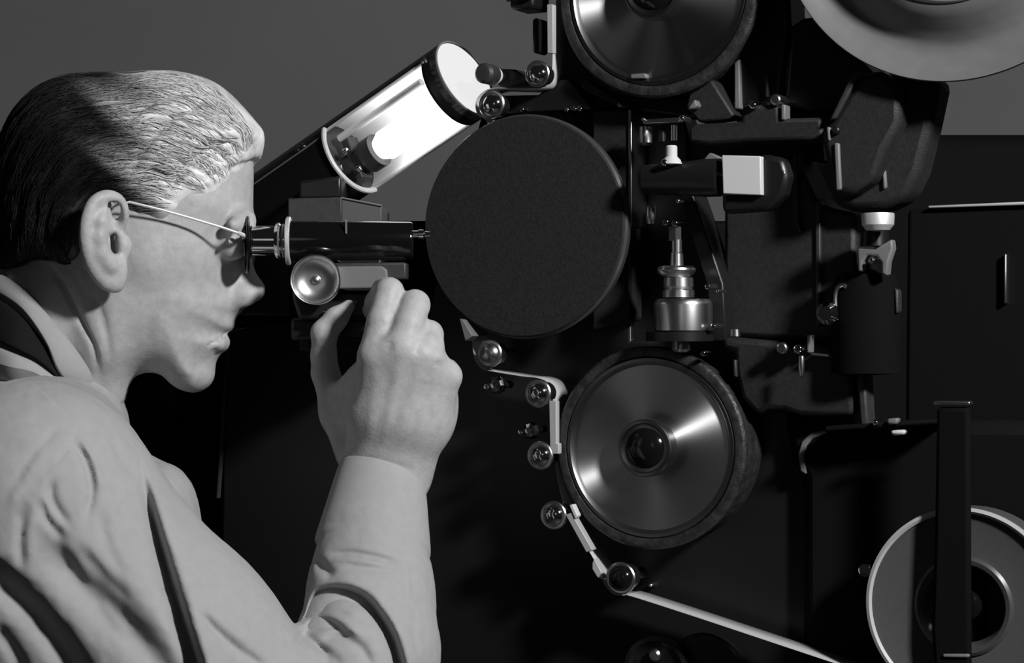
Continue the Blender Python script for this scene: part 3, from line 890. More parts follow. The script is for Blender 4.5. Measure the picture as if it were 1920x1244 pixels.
for (x, y, r) in ((1062, 206, 4), (1077, 204, 4), (1086, 204, 5), (978, 205, 4), (1161, 197, 4)):
    zcyl('screw', x, y, r, -0.02, -0.005, M['chrome'], 12, bevel=0.0006)
# lens column body
plate('column_body', [(1190, 190), (1275, 205), (1290, 250), (1292, 365), (1310, 400), (1362, 545), (1362, 650), (1150, 650), (1168, 545), (1205, 400), (1190, 300)], -0.050, 0.03, M['black'])
plate('column_rib', [(1285, 330), (1302, 372), (1356, 532), (1362, 640), (1330, 640), (1325, 540), (1275, 380)], -0.012, 0.03, M['black'], 0.0015)
# gear case right of the column
plate('gear_case', [(1356, 300), (1400, 292), (1490, 290), (1495, 300), (1533, 380), (1560, 390), (1605, 400), (1605, 640), (1535, 640), (1356, 632)], -0.030, 0.05, M['crackle_fine'], 0.004)
plate('case_highlight', [(1486, 290), (1496, 290), (1496, 412), (1504, 436), (1500, 438), (1486, 414)], -0.027, 0.012, M['darkgrey'], 0.001)  # paler strips standing in for highlights on the case edges
plate('case_highlight', [(1528, 378), (1538, 380), (1538, 612), (1530, 614)], -0.027, 0.012, M['darkgrey'], 0.001)
# cast arm above it
plate('cast_arm', [(1305, 232), (1390, 228), (1390, 196), (1460, 196), (1462, 222), (1540, 220), (1545, 262), (1470, 264), (1400, 266), (1330, 272), (1290, 268), (1290, 240)], 0.004, 0.045, M['crackle_fine'], 0.003)
plate('arm_web', [(1300, 140), (1335, 150), (1380, 222), (1310, 230), (1285, 200)], -0.005, 0.02, M['crackle_fine'], 0.002)
plate('arm_column', [(1370, 60), (1420, -60), (1476, -60), (1482, 60), (1460, 200), (1376, 205)], -0.02, 0.04, M['black'], 0.004)
plate('column_highlight', [(1376, 118), (1386, 110), (1388, 204), (1376, 205)], -0.015, 0.012, M['grey'], 0.0012)  # grey strips put in as the highlights down the column
plate('column_highlight', [(1434, 140), (1441, 140), (1441, 182), (1434, 182)], -0.015, 0.012, M['darkgrey'], 0.0012)
zcyl('screw', 1410, 197, 8, -0.03, 0.010, M['chrome'], 16)
rs = zcyl('ring_screw', 1453, 187, 11, -0.03, 0.008, M['steel'], 20)
plate('arm_stop', [(1464, 196), (1472, 196), (1472, 225), (1464, 225)], 0.006, 0.012, M['grey'], 0.001)
plate('lens_barrel', [(1478, 52), (1505, 34), (1536, 30), (1650, 150), (1610, 210), (1560, 215), (1515, 208), (1470, 195), (1482, 60)], -0.012, 0.05, M['black'], 0.006)
plate('cast_lobe', [(1536, 250), (1560, 226), (1612, 140), (1650, 130), (1690, 165), (1688, 230), (1660, 280), (1640, 335), (1600, 362), (1570, 366), (1555, 340), (1545, 290)], 0.010, 0.03, M['crackle_fine'], 0.005)
plate('lobe_highlight', [(1563, 268), (1573, 268), (1577, 355), (1567, 358)], 0.0125, 0.008, M['grey'], 0.0012)  # pale strips painted in where the lobe edges catch light
plate('lobe_highlight', [(1549, 238), (1556, 238), (1556, 264), (1551, 264)], 0.0125, 0.008, M['grey'], 0.0012)
plate('lobe_rib', [(1598, 135), (1612, 138), (1566, 222), (1554, 226)], 0.0125, 0.008, M['darkgrey'], 0.0015)
zcyl('bolt', 1566, 244, 9, 0.0, 0.014, M['black'], 6)
plate('rear_lobe', [(1640, 150), (1700, 120), (1764, 150), (1745, 240), (1725, 320), (1700, 372), (1660, 392), (1600, 395), (1560, 375), (1600, 362), (1645, 330)], -0.01, 0.035, M['crackle_fine'], 0.006)
plate('lobe_highlight', [(1652, 295), (1658, 296), (1662, 352), (1655, 356)], -0.007, 0.008, M['grey'], 0.0012)
# prism housing with its white plate
cyl = MB(); w = MP(1350, 333, 0.025) - c0
s_ = MP(1350, 333, 0.025)[1] / FPX
rotx = Matrix.Rotation(math.pi / 2, 4, 'Y')
cyl.lathe([(0, -150 * s_), (28 * s_, -150 * s_), (30 * s_, -120 * s_), (33 * s_, -60 * s_), (36 * s_, -30 * s_), (36 * s_, 0), (0, 0)], 40, Matrix.Translation((float(w @ U), float(w[2]), 0.1)) @ rotx)
cyl.build('prism_tube', M['black'], pl, 0, 30)
plate('prism_case', [(1352, 296), (1440, 290), (1468, 296), (1478, 330), (1470, 365), (1440, 395), (1360, 400), (1352, 396)], 0.030, 0.016, M['black'], 0.006)
plate('white_plate', [(1353, 291), (1426, 293), (1427, 366), (1355, 364)], 0.036, 0.012, M['white'], 0.0008, label='square white plate')
for (x, y, r) in ((1209, 336, 4), (1344, 325, 4), (1270, 377, 4), (1467, 325, 5)):
    zcyl('screw', x, y, r, 0.02, 0.030, M['steel'], 12, bevel=0.0006)
# chrome pieces above the prism tube
vcyl('spindle', 1264, 0.035, [(234, 0), (235, 6), (264, 6), (265, 0)], M['chrome'])
vcyl('bushing', 1259, 0.034, [(272, 0), (273, 9), (276, 11), (294, 11), (300, 17), (308, 20), (310, 0)], M['white'])
zcyl('screw', 1244, 305, 7, 0.03, 0.042, M['chrome'], 16)
zcyl('screw', 1277, 222, 6, 0.02, 0.036, M['chrome'], 16)
zcyl('screw', 1205, 224, 4, 0.0, 0.012, M['chrome'], 16)
plate('spring_bar', [(1205, 224), (1275, 220), (1275, 230), (1205, 233)], 0.01, 0.006, M['steel'], 0.001)
vcyl('roller_post', 1211, 0.0, [(236, 0), (238, 12), (268, 12), (272, 8), (274, 0)], M['brushed'])
vcyl('roller_post', 1242, 0.0, [(240, 0), (242, 7), (266, 7), (268, 0)], M['black'])
plate('tab', [(1290, 302), (1320, 298), (1330, 286), (1348, 294), (1348, 300), (1320, 306), (1290, 309)], 0.02, 0.008, M['grey'], 0.001)
plate('cam_tip', [(1288, 205), (1302, 186), (1307, 198), (1300, 204)], 0.006, 0.01, M['grey'], 0.001)
# lens column of turned chrome
vcyl('lens_nut', 1265, 0.012, [(425, 0), (426, 13), (452, 13), (453, 0)], M['column'], 6)
vcyl('lens_tube', 1269, 0.012, [(448, 0), (450, 10), (474, 10), (476, 12), (500, 13), (502, 0)], M['column'])
vcyl('lens_flange', 1268, 0.012, [(498, 0), (499, 30), (503, 36), (507, 37), (514, 33), (520, 24), (521, 0)], M['column'])
vcyl('lens_collar', 1272, 0.012, [(520, 0), (521, 28), (538, 29), (541, 26), (545, 30), (558, 31), (560, 0)], M['column'])
vcyl('lens_mount', 1281, 0.012, [(560, 0), (561, 50), (566, 54), (572, 55), (620, 55), (624, 50), (625, 0)], M['column'])
vcyl('mount_base', 1275, 0.010, [(622, 0), (623, 64), (640, 64), (642, 0)], M['black'])
vcyl('mount_foot', 1277, 0.014, [(638, 0), (640, 16), (655, 18), (660, 12), (662, 0)], M['brushed'])
for (x, y, r) in ((1337, 612, 5), (1326, 538, 5), (1317, 663, 5), (1345, 546, 3), (1247, 417, 6), (1264, 419, 6)):
    zcyl('screw', x, y, r, 0.005, 0.022, M['chrome'], 12, bevel=0.0006)
vcyl('side_knob', 1221, 0.012, [(383, 0), (385, 8), (392, 10), (412, 10), (420, 7), (422, 0)], M['steel'])
# bits on the gear case foot
vcyl('stud', 1379, 0.02, [(617, 0), (618, 9), (631, 10), (634, 0)], M['steel'])
plate('case_foot', [(1356, 632), (1440, 640), (1470, 662), (1520, 640), (1600, 668), (1600, 780), (1500, 780), (1470, 770), (1440, 768), (1420, 780), (1390, 748), (1378, 700), (1376, 660), (1352, 655)], -0.010, 0.05, M['crackle_fine'], 0.004)
plate('foot_edge', [(1374, 675), (1380, 675), (1381, 708), (1375, 706)], -0.008, 0.006, M['darkgrey'], 0.0008)
plate('foot_edge', [(1513, 628), (1519, 628), (1519, 662), (1513, 662)], 0.002, 0.01, M['grey'], 0.0008)
plate('foot_edge', [(1519, 662), (1560, 666), (1562, 671), (1519, 668)], 0.002, 0.01, M['darkgrey'], 0.0008)
zcyl('wing_nut', 1465, 653, 12, 0.0, 0.010, M['steel'], 8)
zcyl('screw', 1495, 655, 9, 0.0, 0.010, M['chrome'], 16)
vcyl('locking_pin', 1503, 0.012, [(667, 0), (668, 5), (674, 6), (690, 6), (704, 4), (708, 0)], M['steel'])
plate('lower_case', [(1462, 770), (1500, 775), (1535, 800), (1760, 790), (1990, 790), (1990, 1260), (1500, 1260), (1500, 900), (1480, 870)], -0.03, 0.05, M['cabinet'], 0.010)
plate('corner_highlight', [(1500, 885), (1496, 850), (1503, 828), (1520, 812), (1548, 806), (1550, 812), (1524, 822), (1512, 836), (1507, 855), (1511, 890)], -0.028, 0.01, M['grey'], 0.0015)  # curved highlight of the corner, made as a pale strip
plate('shelf_lip', [(1545, 800), (1760, 786), (1760, 796), (1545, 812)], 0.0, 0.05, M['cabinet'], 0.002)
zcyl('screw', 1640, 793, 6, -0.01, 0.006, M['chrome'], 14)
plate('clip', [(1662, 786), (1684, 784), (1682, 796), (1664, 797)], 0.004, 0.008, M['grey'], 0.0015)
plate('clip', [(1668, 808), (1698, 806), (1696, 816), (1672, 818)], 0.012, 0.008, M['white'], 0.002)
plate('side_rail', [(1606, 700), (1622, 700), (1628, 800), (1612, 802)], -0.008, 0.02, M['darkgrey'], 0.002)
# chrome cup, fork and focusing barrel right of the gear case
vcyl('cup', 1646, 0.014, [(398, 0), (400, 30), (404, 31), (422, 30), (432, 22), (434, 0)], M['wire'])
vcyl('cup_neck', 1640, -0.008, [(432, 0), (434, 26), (462, 28), (463, 0)], M['black'])
plate('fork', [(1607, 466), (1640, 468), (1672, 448), (1674, 466), (1666, 490), (1663, 518), (1652, 514), (1652, 492), (1644, 480), (1626, 479), (1618, 490), (1617, 508), (1608, 510)], 0.018, 0.010, M['grey'], 0.0015)
zcyl('ball', 1633, 489, 6, 0.0, 0.022, M['chrome'], 16)
vcyl('focusing_barrel', 1625, -0.012, [(486, 0), (492, 16), (505, 20), (515, 56), (540, 64), (700, 66), (705, 0)], M['void'])
tb = MB(); 
tb.tube([(float((MP(x, y, 0.03) - c0) @ U), float((MP(x, y, 0.03) - c0)[2]), 0.085) for x, y in catmull([(1552, 600), (1550, 560), (1554, 540), (1564, 534), (1572, 538)], 5)], 0.0016, 8)
tb.build('bail_wire', M['steel'], pl)
wl = MP(1553, 588, 0.02) - c0
zk = MB(); zk.lathe([(0, -0.006), (0.003, -0.006), (0.0035, 0.002), (0.0075, 0.003), (0.008, 0.008), (0.005, 0.012), (0, 0.013)], 24, Matrix.Translation((float(wl @ U), float(wl[2]), 0.09)))
zk.build('thumb_screw', M['chrome'], pl)
plate('barrel_edge', [(1676, 540), (1684, 545), (1684, 585), (1678, 590)], -0.002, 0.01, M['darkgrey'], 0.002)

# ---- dark cabinet at the far right with a bright top edge, and a bench behind
cb_, cc = mthing('cabinet', 'dark cabinet at the far right with a thin bright strip along its top', 'cabinet', 1830, 700, -0.10)
pts = loc2(cc, [(1700, 392), (1930, 382), (1960, 1400), (1690, 1400)], -0.11)
MB().prism(pts, -0.3, -0.01).build('carcass', M['cabinet'], cb_, 0.004)
pts = loc2(cc, [(1740, 386), (1930, 378), (1930, 384), (1740, 391)], -0.105)
MB().prism(pts, -0.03, -0.005).build('top_strip', M['wire'], cb_, 0.0008)
pts = loc2(cc, [(1882, 476), (1888, 476), (1888, 570), (1882, 570)], -0.105)
MB().prism(pts, -0.012, -0.004).build('panel_highlight', M['steel'], cb_, 0.001)  # steel strip added in place of a vertical highlight on the cabinet
bench = thing('bench', 'dark bench standing behind the cabinet against the grey wall', 'bench', (0.72, 2.5, 0))
MB().box((-0.36, -0.2, 0.0), (0.9, 0.3, float(P(1800, 250, 2.3)[2]))).build('counter', M['cabinet'], bench, 0.02, segs=4)
back = thing('control_cabinet', 'large black cabinet in the shadow behind the man', 'cabinet', (-0.2, 2.3, 0))
MB().box((-0.32, -0.2, 0.0), (0.45, 0.2, float(P(500, 414, 2.1)[2]))).build('carcass', M['cabinet'], back, 0.006)

# ---- big round cover
rc, c = mthing('round_cover', 'big black crackle-painted round cover in the middle, between the two drums', 'cover', 980, 425, 0.014)
s = kpx(c)
lathe_part('rim', [(0, 38), (200, 38), (207, 40), (210, 46), (211, 62), (206, 68), (200, 70), (196, 66), (0, 66)], M['gloss_grey'], rc, s, 128, z0=70)
lathe_part('face', [(0, 64), (203, 64), (208, 69), (205, 73), (0, 75)], M['crackle_face'], rc, s, 128, z0=70)
# ---- drums
def drum(name, label, px, py, r, hubscale=1.0):
    t, c = mthing(name, label, 'drum', px, py, 0.006, 'turned film drums')
    s = kpx(c) * r / 190.0
    lathe_part('flange', [(0, -90), (180, -90), (181, 12), (189, 13), (191, 15), (191, 26), (187, 31), (180, 33), (172, 31), (169, 26), (167, 10), (0, 10)], M['crackle'], t, s, 128, z0=30)
    lathe_part('lip', [(154, 12), (170, 12), (171, 26), (168, 31), (162, 31), (156, 25), (154, 20)], M['rim_satin'], t, s, 128, z0=30)
    lathe_part('dish', [(0, 24), (52, 24), (58, 23), (110, 21), (156, 22.5), (157, 14), (0, 14)], M['turned'], t, s, 128, smooth=40, z0=30)
    h = lathe_part('hub', [(30, 20), (54, 20), (54, 52), (52, 55), (47, 56), (45, 52), (40, 50), (30, 49)], M['rim_satin'], t, s, 64, z0=30)
    lathe_part('hub_cap', [(0, 64), (14, 63), (24, 60), (32, 55), (38, 50), (42, 44), (0, 44)], M['gloss'], h, s, 64, smooth=60, z0=30)
    return t, s
dr, ds = drum('film_drum', 'lower turned steel film drum with dark crackle rim and domed black hub cap', 1217, 840, 190)
du, us = drum('film_drum', 'upper film drum cut off by the top edge, crackle rim and bright dish', 1231, -18, 200)
loc = MP(1197, 143, 0.008) - MP(1231, -18, 0.006)
MB().box((-0.006, -0.0018, -0.004), (0.006, 0.0018, 0.003), Matrix.Translation((float(loc @ U), float(loc[2]), 0))).build('slot_plate', M['grey'], du, 0.0008)

# ---- guide rollers
def roller(label, px, py, r, d=0.014, cap='chrome'):
    t, c = mthing('guide_roller', label, 'roller', px, py, d - 0.030, 'chrome guide rollers of the film path')
    s = MP(px, py, d)[1] / FPX * r / 27.0
    wb = MP(px, py, d) - MP(px, py, d - 0.030)
    sh_ = (float(wb @ U) / s, float(wb[2]) / s)
    z = 0.030 / s
    lathe_part('barrel', [(0, -0.012 / s), (10, -0.012 / s), (10, z - 40), (21, z - 38), (21, z - 8), (0, z - 8)], M['black'], t, s, 40, shift=sh_)
    lathe_part('rim', [(16, z - 9), (25, z - 9), (27, z - 6), (27, z - 1), (25, z + 1), (22, z + 0.5), (20, z - 2), (16, z - 2)], M['steel'], t, s, 48, shift=sh_)
    lathe_part('dome', [(0, z + 9), (6, z + 8.4), (11, z + 6.6), (15, z + 4), (18.5, z + 0.5), (20.5, z - 3), (0, z - 3)], M[cap], t, s, 48, smooth=60, shift=sh_)
    return t
roller('chrome guide roller in the corner where the upright film strip turns, below the upper drum', 1007, 138, 25)
roller('chrome guide roller touching the lit end of the lamp', 921, 195, 27)
roller('pale guide roller wrapped in film under the round cover', 917, 663, 26, cap='steel')
roller('chrome guide roller at the top of the upright film gate', 1008, 738, 27)
roller('chrome guide roller at the foot of the upright film gate', 1012, 855, 27)
roller('chrome guide roller left of the lower drum, at the slanting film guide', 1037, 967, 27)
roller('dark guide roller lowest of all, where the long film strip leaves to the right', 1163, 1085, 30, cap='gloss')

def clamp(label, px, py, n, d=0.01):
    t, c = mthing('clamp_screw', label, 'screw', px, py, d - 0.012, 'knurled clamp screws')
    s = MP(px, py, d)[1] / FPX
    lathe_part('stem', [(0, -30), (7, -30), (7, 25), (0, 25)], M['black'], t, s, 20, z0=0)
    lathe_part('head', [(0, 88), (6, 87), (13, 83), (17, 76), (17, 68), (11, 66), (0, 66)], M['chrome'], t, s, 9, smooth=20, z0=45)
    w = MP(px - 18, py + 3, d) - MP(px, py, d)
    lathe_part('lever_ball', [(0, 82), (4, 81), (6, 78), (5, 74), (0, 72)], M['chrome'], t, s, 16, z0=45, shift=(float(w @ U) / s, float(w[2]) / s))
    return t
clamp('small chrome clamp screw under the film wrapped roller', 944, 722, 3)
clamp('small chrome clamp screw between the two gate rollers', 1008, 806, 3)

# dark lamp-side roller, top bracket
t, c = mthing('tension_roller', 'dark roller with white band standing before the glowing lamp end', 'roller', 935, 147, -0.02)
s = kpx(c)
lathe_part('barrel', [(0, -10), (12, -10), (12, 36), (0, 36)], M['black'], t, s, 32, shift=(12, 0))
lathe_part('band', [(0, 36), (15, 36), (17, 44), (15, 48), (0, 48)], M['white'], t, s, 32, shift=(12, 0))
lathe_part('cap', [(0, 48), (17, 48), (19, 52), (19, 84), (14, 90), (0, 92)], M['darkgrey'], t, s, 40, shift=(12, 0))
t, c = mthing('gate_clamp', 'chrome-screwed black clamp cut off at the top edge beside the upper film strip', 'clamp', 1010, 6, -0.02)
s = kpx(c)
MB().box((-26 * s, -20 * s, 0), (24 * s, 18 * s, 0.03)).build('block', M['black'], t, 0.003)
for x, y, r in ((-27, 6, 6), (2, 3, 5), (18, 2, 9)):
    lathe_part('screw', [(0, 0.03 / s), (r, 0.03 / s), (r, 0.036 / s), (0, 0.038 / s)], M['chrome'], t, s, 14, shift=(x, -y + 6))
MB().box((8 * s, -100 * s, 0.0), (22 * s, -34 * s, 0.02)).build('foot', M['black'], t, 0.004)
t, c = mthing('lower_roller', 'dark roller half hidden at the bottom edge with one lit screw', 'roller', 1236, 1256, -0.03)
s = kpx(c)
lathe_part('disc', [(0, -6), (62, -6), (64, 10), (64, 18), (56, 20), (50, 12), (0, 10)], M['black'], t, s, 64)
lathe_part('screw', [(0, 10), (12, 10), (12, 24), (8, 28), (0, 28)], M['steel'], t, s, 16, shift=(0, 30))
zcyl('screw', 1218, 1099, 5, -0.06, -0.035, M['steel'], 14)
t, c = mthing('lower_housing', 'dark rounded housing beside the roller at the bottom edge', 'housing', 1325, 1260, -0.04)
lathe_part('shell', [(0, -10), (72, -10), (74, 10), (70, 16), (0, 18)], M['black'], t, kpx(c), 64)

# ---- film: one ribbon along the whole path, standing on edge to the machine face
def ribbon(path, d0, d1, name, mat, parent):
    pts = catmull(path, 6)
    rows = []
    for p in pts:
        a = MP(p[0], p[1], d1); rows.append((a + N * 0 , a - N * (d1 - d0)))
    return rows
film = thing('film_strip', 'pale film strip threaded round the rollers and drums, running out to the lower right', 'film', MP(1040, 800, 0))
FO = MP(1040, 800, 0)
PATH = [(1046, -60), (1043, 0), (1037, 60), (1036, 110), (1034, 140), (1026, 160), (1007, 166), (960, 166), (921, 166), (900, 178), (892, 195), (896, 215), (915, 232), (925, 300), (925, 430), (915, 540), (900, 590), (887, 630),
        (889, 668), (902, 690), (925, 697), (980, 706), (1008, 709), (1026, 718), (1036, 738), (1037, 760), (1037, 845), (1040, 860), (1046, 900), (1058, 950), (1073, 985), (1105, 1035), (1122, 1066), (1133, 1094), (1150, 1114), (1170, 1117), (1185, 1119), (1300, 1156), (1450, 1206), (1600, 1256), (1720, 1296)]
pts = catmull(PATH, 5)
W0, W1 = -0.026, 0.001
vs = []; fs = []
for i, p in enumerate(pts):
    a = MP(p[0], p[1], W1); b = a - N * (W1 - W0)
    vs += [tuple(a - FO), tuple(b - FO)]
    if i: fs.append((2 * i - 2, 2 * i - 1, 2 * i + 1, 2 * i))
rb = MB().add(vs, fs).build('ribbon', M['film'], film, smooth=60)
sm = rb.modifiers.new('thickness', 'SOLIDIFY'); sm.thickness = 0.0004; sm.offset = 0

# gate shoes and guides
def shoe(label, pts, d0, d1, mat, name='gate_shoe'):
    c = MP(sum(p[0] for p in pts) / len(pts), sum(p[1] for p in pts) / len(pts), d0)
    t = thing(name, label, 'film guide', c, MFRAME(c))
    MB().prism(loc2(c, pts, d1), 0, d1 - d0).build('shoe', mat, t, 0.0006)
    return t
shoe('upright pale film shoe beside the upper drum at the top edge', [(1025, 8), (1037, 8), (1037, 100), (1026, 100)], 0.008, 0.014, M['film_shoe'])
shoe('upright pale film shoe between the two gate rollers', [(1029, 752), (1043, 752), (1043, 832), (1047, 832), (1047, 852), (1031, 852)], 0.008, 0.014, M['film_shoe'])
shoe('short bright film shoe at the lower left of the drum', [(1067, 948), (1073, 946), (1083, 968), (1078, 974)], 0.008, 0.015, M['white'])
shoe('slanting pale film guide below the lower drum', [(1060, 966), (1071, 962), (1111, 1032), (1099, 1037)], 0.006, 0.014, M['film_shoe'])
shoe('small pale leaf shaped guide left of the lowest roller', [(1110, 1056), (1114, 1048), (1130, 1078), (1131, 1087), (1120, 1084), (1110, 1068)], 0.0, 0.008, M['film'], 'film_guide')
shoe('small grey wedge hanging under the round cover', [(861, 598), (868, 600), (886, 630), (872, 640)], -0.01, 0.02, M['grey'], 'film_guide')

# ---- reels
def reel(name, label, px, py, d, prof_roll, prof_hub, seg=128, mats=None):
    t, c = mthing(name, label, 'reel', px, py, d)
    s = kpx(MP(px, py, d + 0.03))
    return t, c, s
t, c = mthing('film_reel', 'roll of film at the lower right behind the dark upright bar', 'reel', 1806, 1138, 0.014)
s = kpx(c)
lathe_part('wound_film', [(92, 0), (182, 0), (184, 3), (184, 84), (181, 86), (176, 85), (168, 82), (92, 80)], M['filmroll'], t, s, 128, z0=86)
lathe_part('outer_turns', [(176, 80), (184, 80), (186, 84), (186, 92), (180, 94), (175, 90)], M['film'], t, s, 128, z0=86)
lathe_part('hub_ring', [(70, 0), (94, 0), (94, 84), (88, 88), (80, 86), (74, 78), (70, 60)], M['darkgrey_gloss'], t, s, 96, z0=86)
lathe_part('core', [(0, 20), (72, 20), (72, 30), (30, 32), (28, 60), (20, 64), (0, 64)], M['gloss'], t, s, 64, z0=86)
t2, c2 = mthing('upper_reel', 'large pale reel flange cut off by the upper right corner', 'reel', 1795, -180, 0.01)
s2 = kpx(c2)
lathe_part('flange', [(186, 72), (200, 72), (220, 56), (240, 36), (258, 20), (272, 15), (290, 19), (312, 30), (330, 42), (336, 44), (338, 40), (332, 24), (300, 6), (265, 2), (180, 0)], M['reel_tin'], t2, s2, 160, smooth=60)
lathe_part('centre', [(0, 84), (150, 84), (188, 82), (196, 76), (196, 60), (0, 20)], M['white_tin'], t2, s2, 128, smooth=60)

bar, cbar = mthing('latch_bar', 'dark upright bar standing before the film roll at the lower right', 'bar', 1786, 1000, 0.03)
MB().prism(loc2(cbar, [(1756, 764), (1818, 764), (1820, 1300), (1754, 1300), (1746, 1180), (1752, 1000)], 0.026), -0.010, -0.003).build('shank', M['void'], bar, 0.003)
MB().prism(loc2(cbar, [(1750, 753), (1818, 753), (1819, 760), (1750, 760)], 0.028), -0.012, -0.002).build('top_edge', M['steel'], bar, 0.0008)
MB().prism(loc2(cbar, [(1768, 1227), (1817, 1227), (1817, 1234), (1768, 1234)], 0.028), -0.006, -0.001).build('catch', M['grey'], bar, 0.001)
t, c = mthing('peg', 'short chrome peg at the left edge of the film roll', 'peg', 1634, 1066, -0.02)
s = kpx(c)
lathe_part('stem', [(0, -10), (10, -10), (10, 30), (0, 30)], M['black'], t, s, 20)
lathe_part('tip', [(0, 30), (11, 30), (14, 36), (12, 44), (0, 47)], M['chrome'], t, s, 24)

# ================================================================== the lamp
LY = 1.70
la = P(871, 148, LY)                                        # centre of the glowing end
ldir = np.array([0.861 * math.cos(math.radians(31)), -math.sin(math.radians(31)), 0.509 * math.cos(math.radians(31))])
ldir /= np.linalg.norm(ldir)
lv = np.array([0, 0, 1.0]) - ldir * ldir[2]; lv /= np.linalg.norm(lv)         # 'up' across the tube
lw = np.cross(lv, ldir)                                                        # third axis
if lw[1] > 0: lw = -lw                                                         # points to the viewer
lm = Matrix.Identity(4)
for i in range(3):
    lm[i][0] = lv[i]; lm[i][1] = lw[i]; lm[i][2] = ldir[i]; lm[i][3] = la[i]
if lm.to_3x3().determinant() < 0:
    for i in range(3): lm[i][1] = -lm[i][1]
lamp = thing('exposure_lamp', 'slanting black lamp cylinder with a cut-away side showing the lit bulb, glowing round end', 'lamp', la, lm)
LR = 80 * LY / FPX
LL = 0.235
kk = LY / FPX / math.cos(math.radians(31))
wz0, wz1 = -258 * kk * 0.985, -30 * kk                                         # window along the tube
# angle 0 = up, pi/2 towards local y
sgny = 1 if np.dot(np.array([lm[i][1] for i in range(3)]), np.array([0, -1, 0])) > 0 else -1
nang = 96; zs = sorted(set([-LL, 0.0, wz0, wz1] + list(np.linspace(-LL, 0, 40))))
def shell_bm(R):
    vs = []; fs = []
    for z in zs:
        for i in range(nang):
            t = 2 * math.pi * i / nang
            vs.append((R * math.cos(t), sgny * R * math.sin(t), z))
    for j in range(len(zs) - 1):
        zc = 0.5 * (zs[j] + zs[j + 1])
        for i in range(nang):
            tc = 360.0 * (i + 0.5) / nang
            inwin = wz0 < zc < wz1 and 51 < tc < 198
            if inwin: continue
            q = (j * nang + i, j * nang + (i + 1) % nang, (j + 1) * nang + (i + 1) % nang, (j + 1) * nang + i)
            fs.append(q if sgny > 0 else q[::-1])
    return MB().add(vs, fs)
hs = shell_bm(LR).build('housing', [M['black'], M['lamp_white'], M['lamp_rim']], lamp, smooth=40)
so = hs.modifiers.new('wall', 'SOLIDIFY'); so.thickness = 0.0028; so.offset = -1; so.material_offset = 1; so.material_offset_rim = 2
mb = MB(); mb.lathe([(0, -LL - 0.02), (LR * 0.8, -LL - 0.015), (LR, -LL), (LR, -LL + 0.002), (0, -LL + 0.002)], 64); mb.build('rear_cap', M['black'], lamp)
mb = MB(); mb.lathe([(0, -0.003), (LR * 0.955, -0.003), (LR * 0.955, 0.0), (0, 0.001)], 96); mb.build('front_glass', M['lamp_glow'], lamp, smooth=20)
mb = MB(); mb.lathe([(LR * 0.955, -0.006), (LR * 1.0, -0.006), (LR * 1.0, 0.0012), (LR * 0.955, 0.0012)], 96); mb.build('front_ring', M['grey'], lamp, smooth=20)
# window frame ring at the left end of the opening
ring = []
for i in range(41):
    t = math.radians(51 + (198 - 51) * i / 40)
    ring.append(((LR + 0.0003) * math.cos(t), sgny * (LR + 0.0003) * math.sin(t), wz0))
MB().tube(ring, 0.0020, 8).build('window_rim', M['lamp_rim'], lamp)
# bulb, its socket and bracing
bx, by = -0.010, sgny * 0.002
TB = Matrix.Translation((bx, by, 0))
mb = MB(); mb.lathe([(0, wz0 + 0.026), (0.009, wz0 + 0.027), (0.0125, wz0 + 0.034), (0.0125, -0.030), (0.009, -0.022), (0, -0.020)], 40, TB); bulb = mb.build('bulb', M['bulb'], lamp, smooth=60)
mb = MB(); mb.lathe([(0, wz0 - 0.015), (0.011, wz0 - 0.015), (0.011, wz0 + 0.012), (0.014, wz0 + 0.014), (0.014, wz0 + 0.026), (0, wz0 + 0.028)], 32, TB)
sock = mb.build('socket', M['darkgrey'], lamp)
for (x, y, z) in ((-0.001, 0.016, 0.004), (-0.020, 0.016, 0.010), (-0.012, 0.019, -0.004)):
    mb = MB(); mb.lathe([(0, 0.004), (0.0022, 0.003), (0.003, 0), (0, -0.001)], 12, Matrix.Translation((x, sgny * y, wz0 + z))); mb.build('screw', M['chrome'], sock)
MB().box((-0.026, sgny * 0.004 - 0.006, wz0 + 0.001), (0.012, sgny * 0.004 + 0.008, wz0 + 0.008)).build('socket_plate', M['darkgrey'], lamp, 0.001)
MB().tube([(0.013, sgny * 0.012, wz0 + 0.001), (0.013, sgny * 0.012, -0.03)], 0.0032, 12).build('rod', M['white'], lamp)
mb = MB(); mb.lathe([(0, wz0 - 0.012), (LR * 0.95, wz0 - 0.012), (LR * 0.95, wz0 - 0.008), (0, wz0 - 0.008)], 64); mb.build('bulkhead', M['darkgrey'], lamp)
# seam with two screws on the tube, behind the brow
MB().tube([(LR * 0.45, sgny * LR * 0.893, -LL + 0.002), (LR * 0.45, sgny * LR * 0.893, wz0 - 0.022), (LR * 0.47, sgny * LR * 0.885, wz0 - 0.004)], 0.0009, 6).build('seam', M['grey'], lamp)
for z in (wz0 - 0.030, wz0 - 0.024):
    mb = MB(); mb.lathe([(0, 0.003), (0.002, 0.002), (0.0026, 0), (0, 0)], 12, Matrix.Translation((LR * 0.56, sgny * LR * 0.83, z)) @ Matrix.Rotation(-sgny * math.pi / 2, 4, 'X')); mb.build('screw', M['chrome'], lamp)
mb = MB(); mb.lathe([(0, 0.003), (0.0025, 0.002), (0.003, 0), (0, 0)], 12, Matrix.Translation((LR * 0.6, sgny * LR * 0.8, -0.012)) @ Matrix.Rotation(-sgny * math.pi / 2, 4, 'X')); mb.build('screw', M['steel'], lamp)

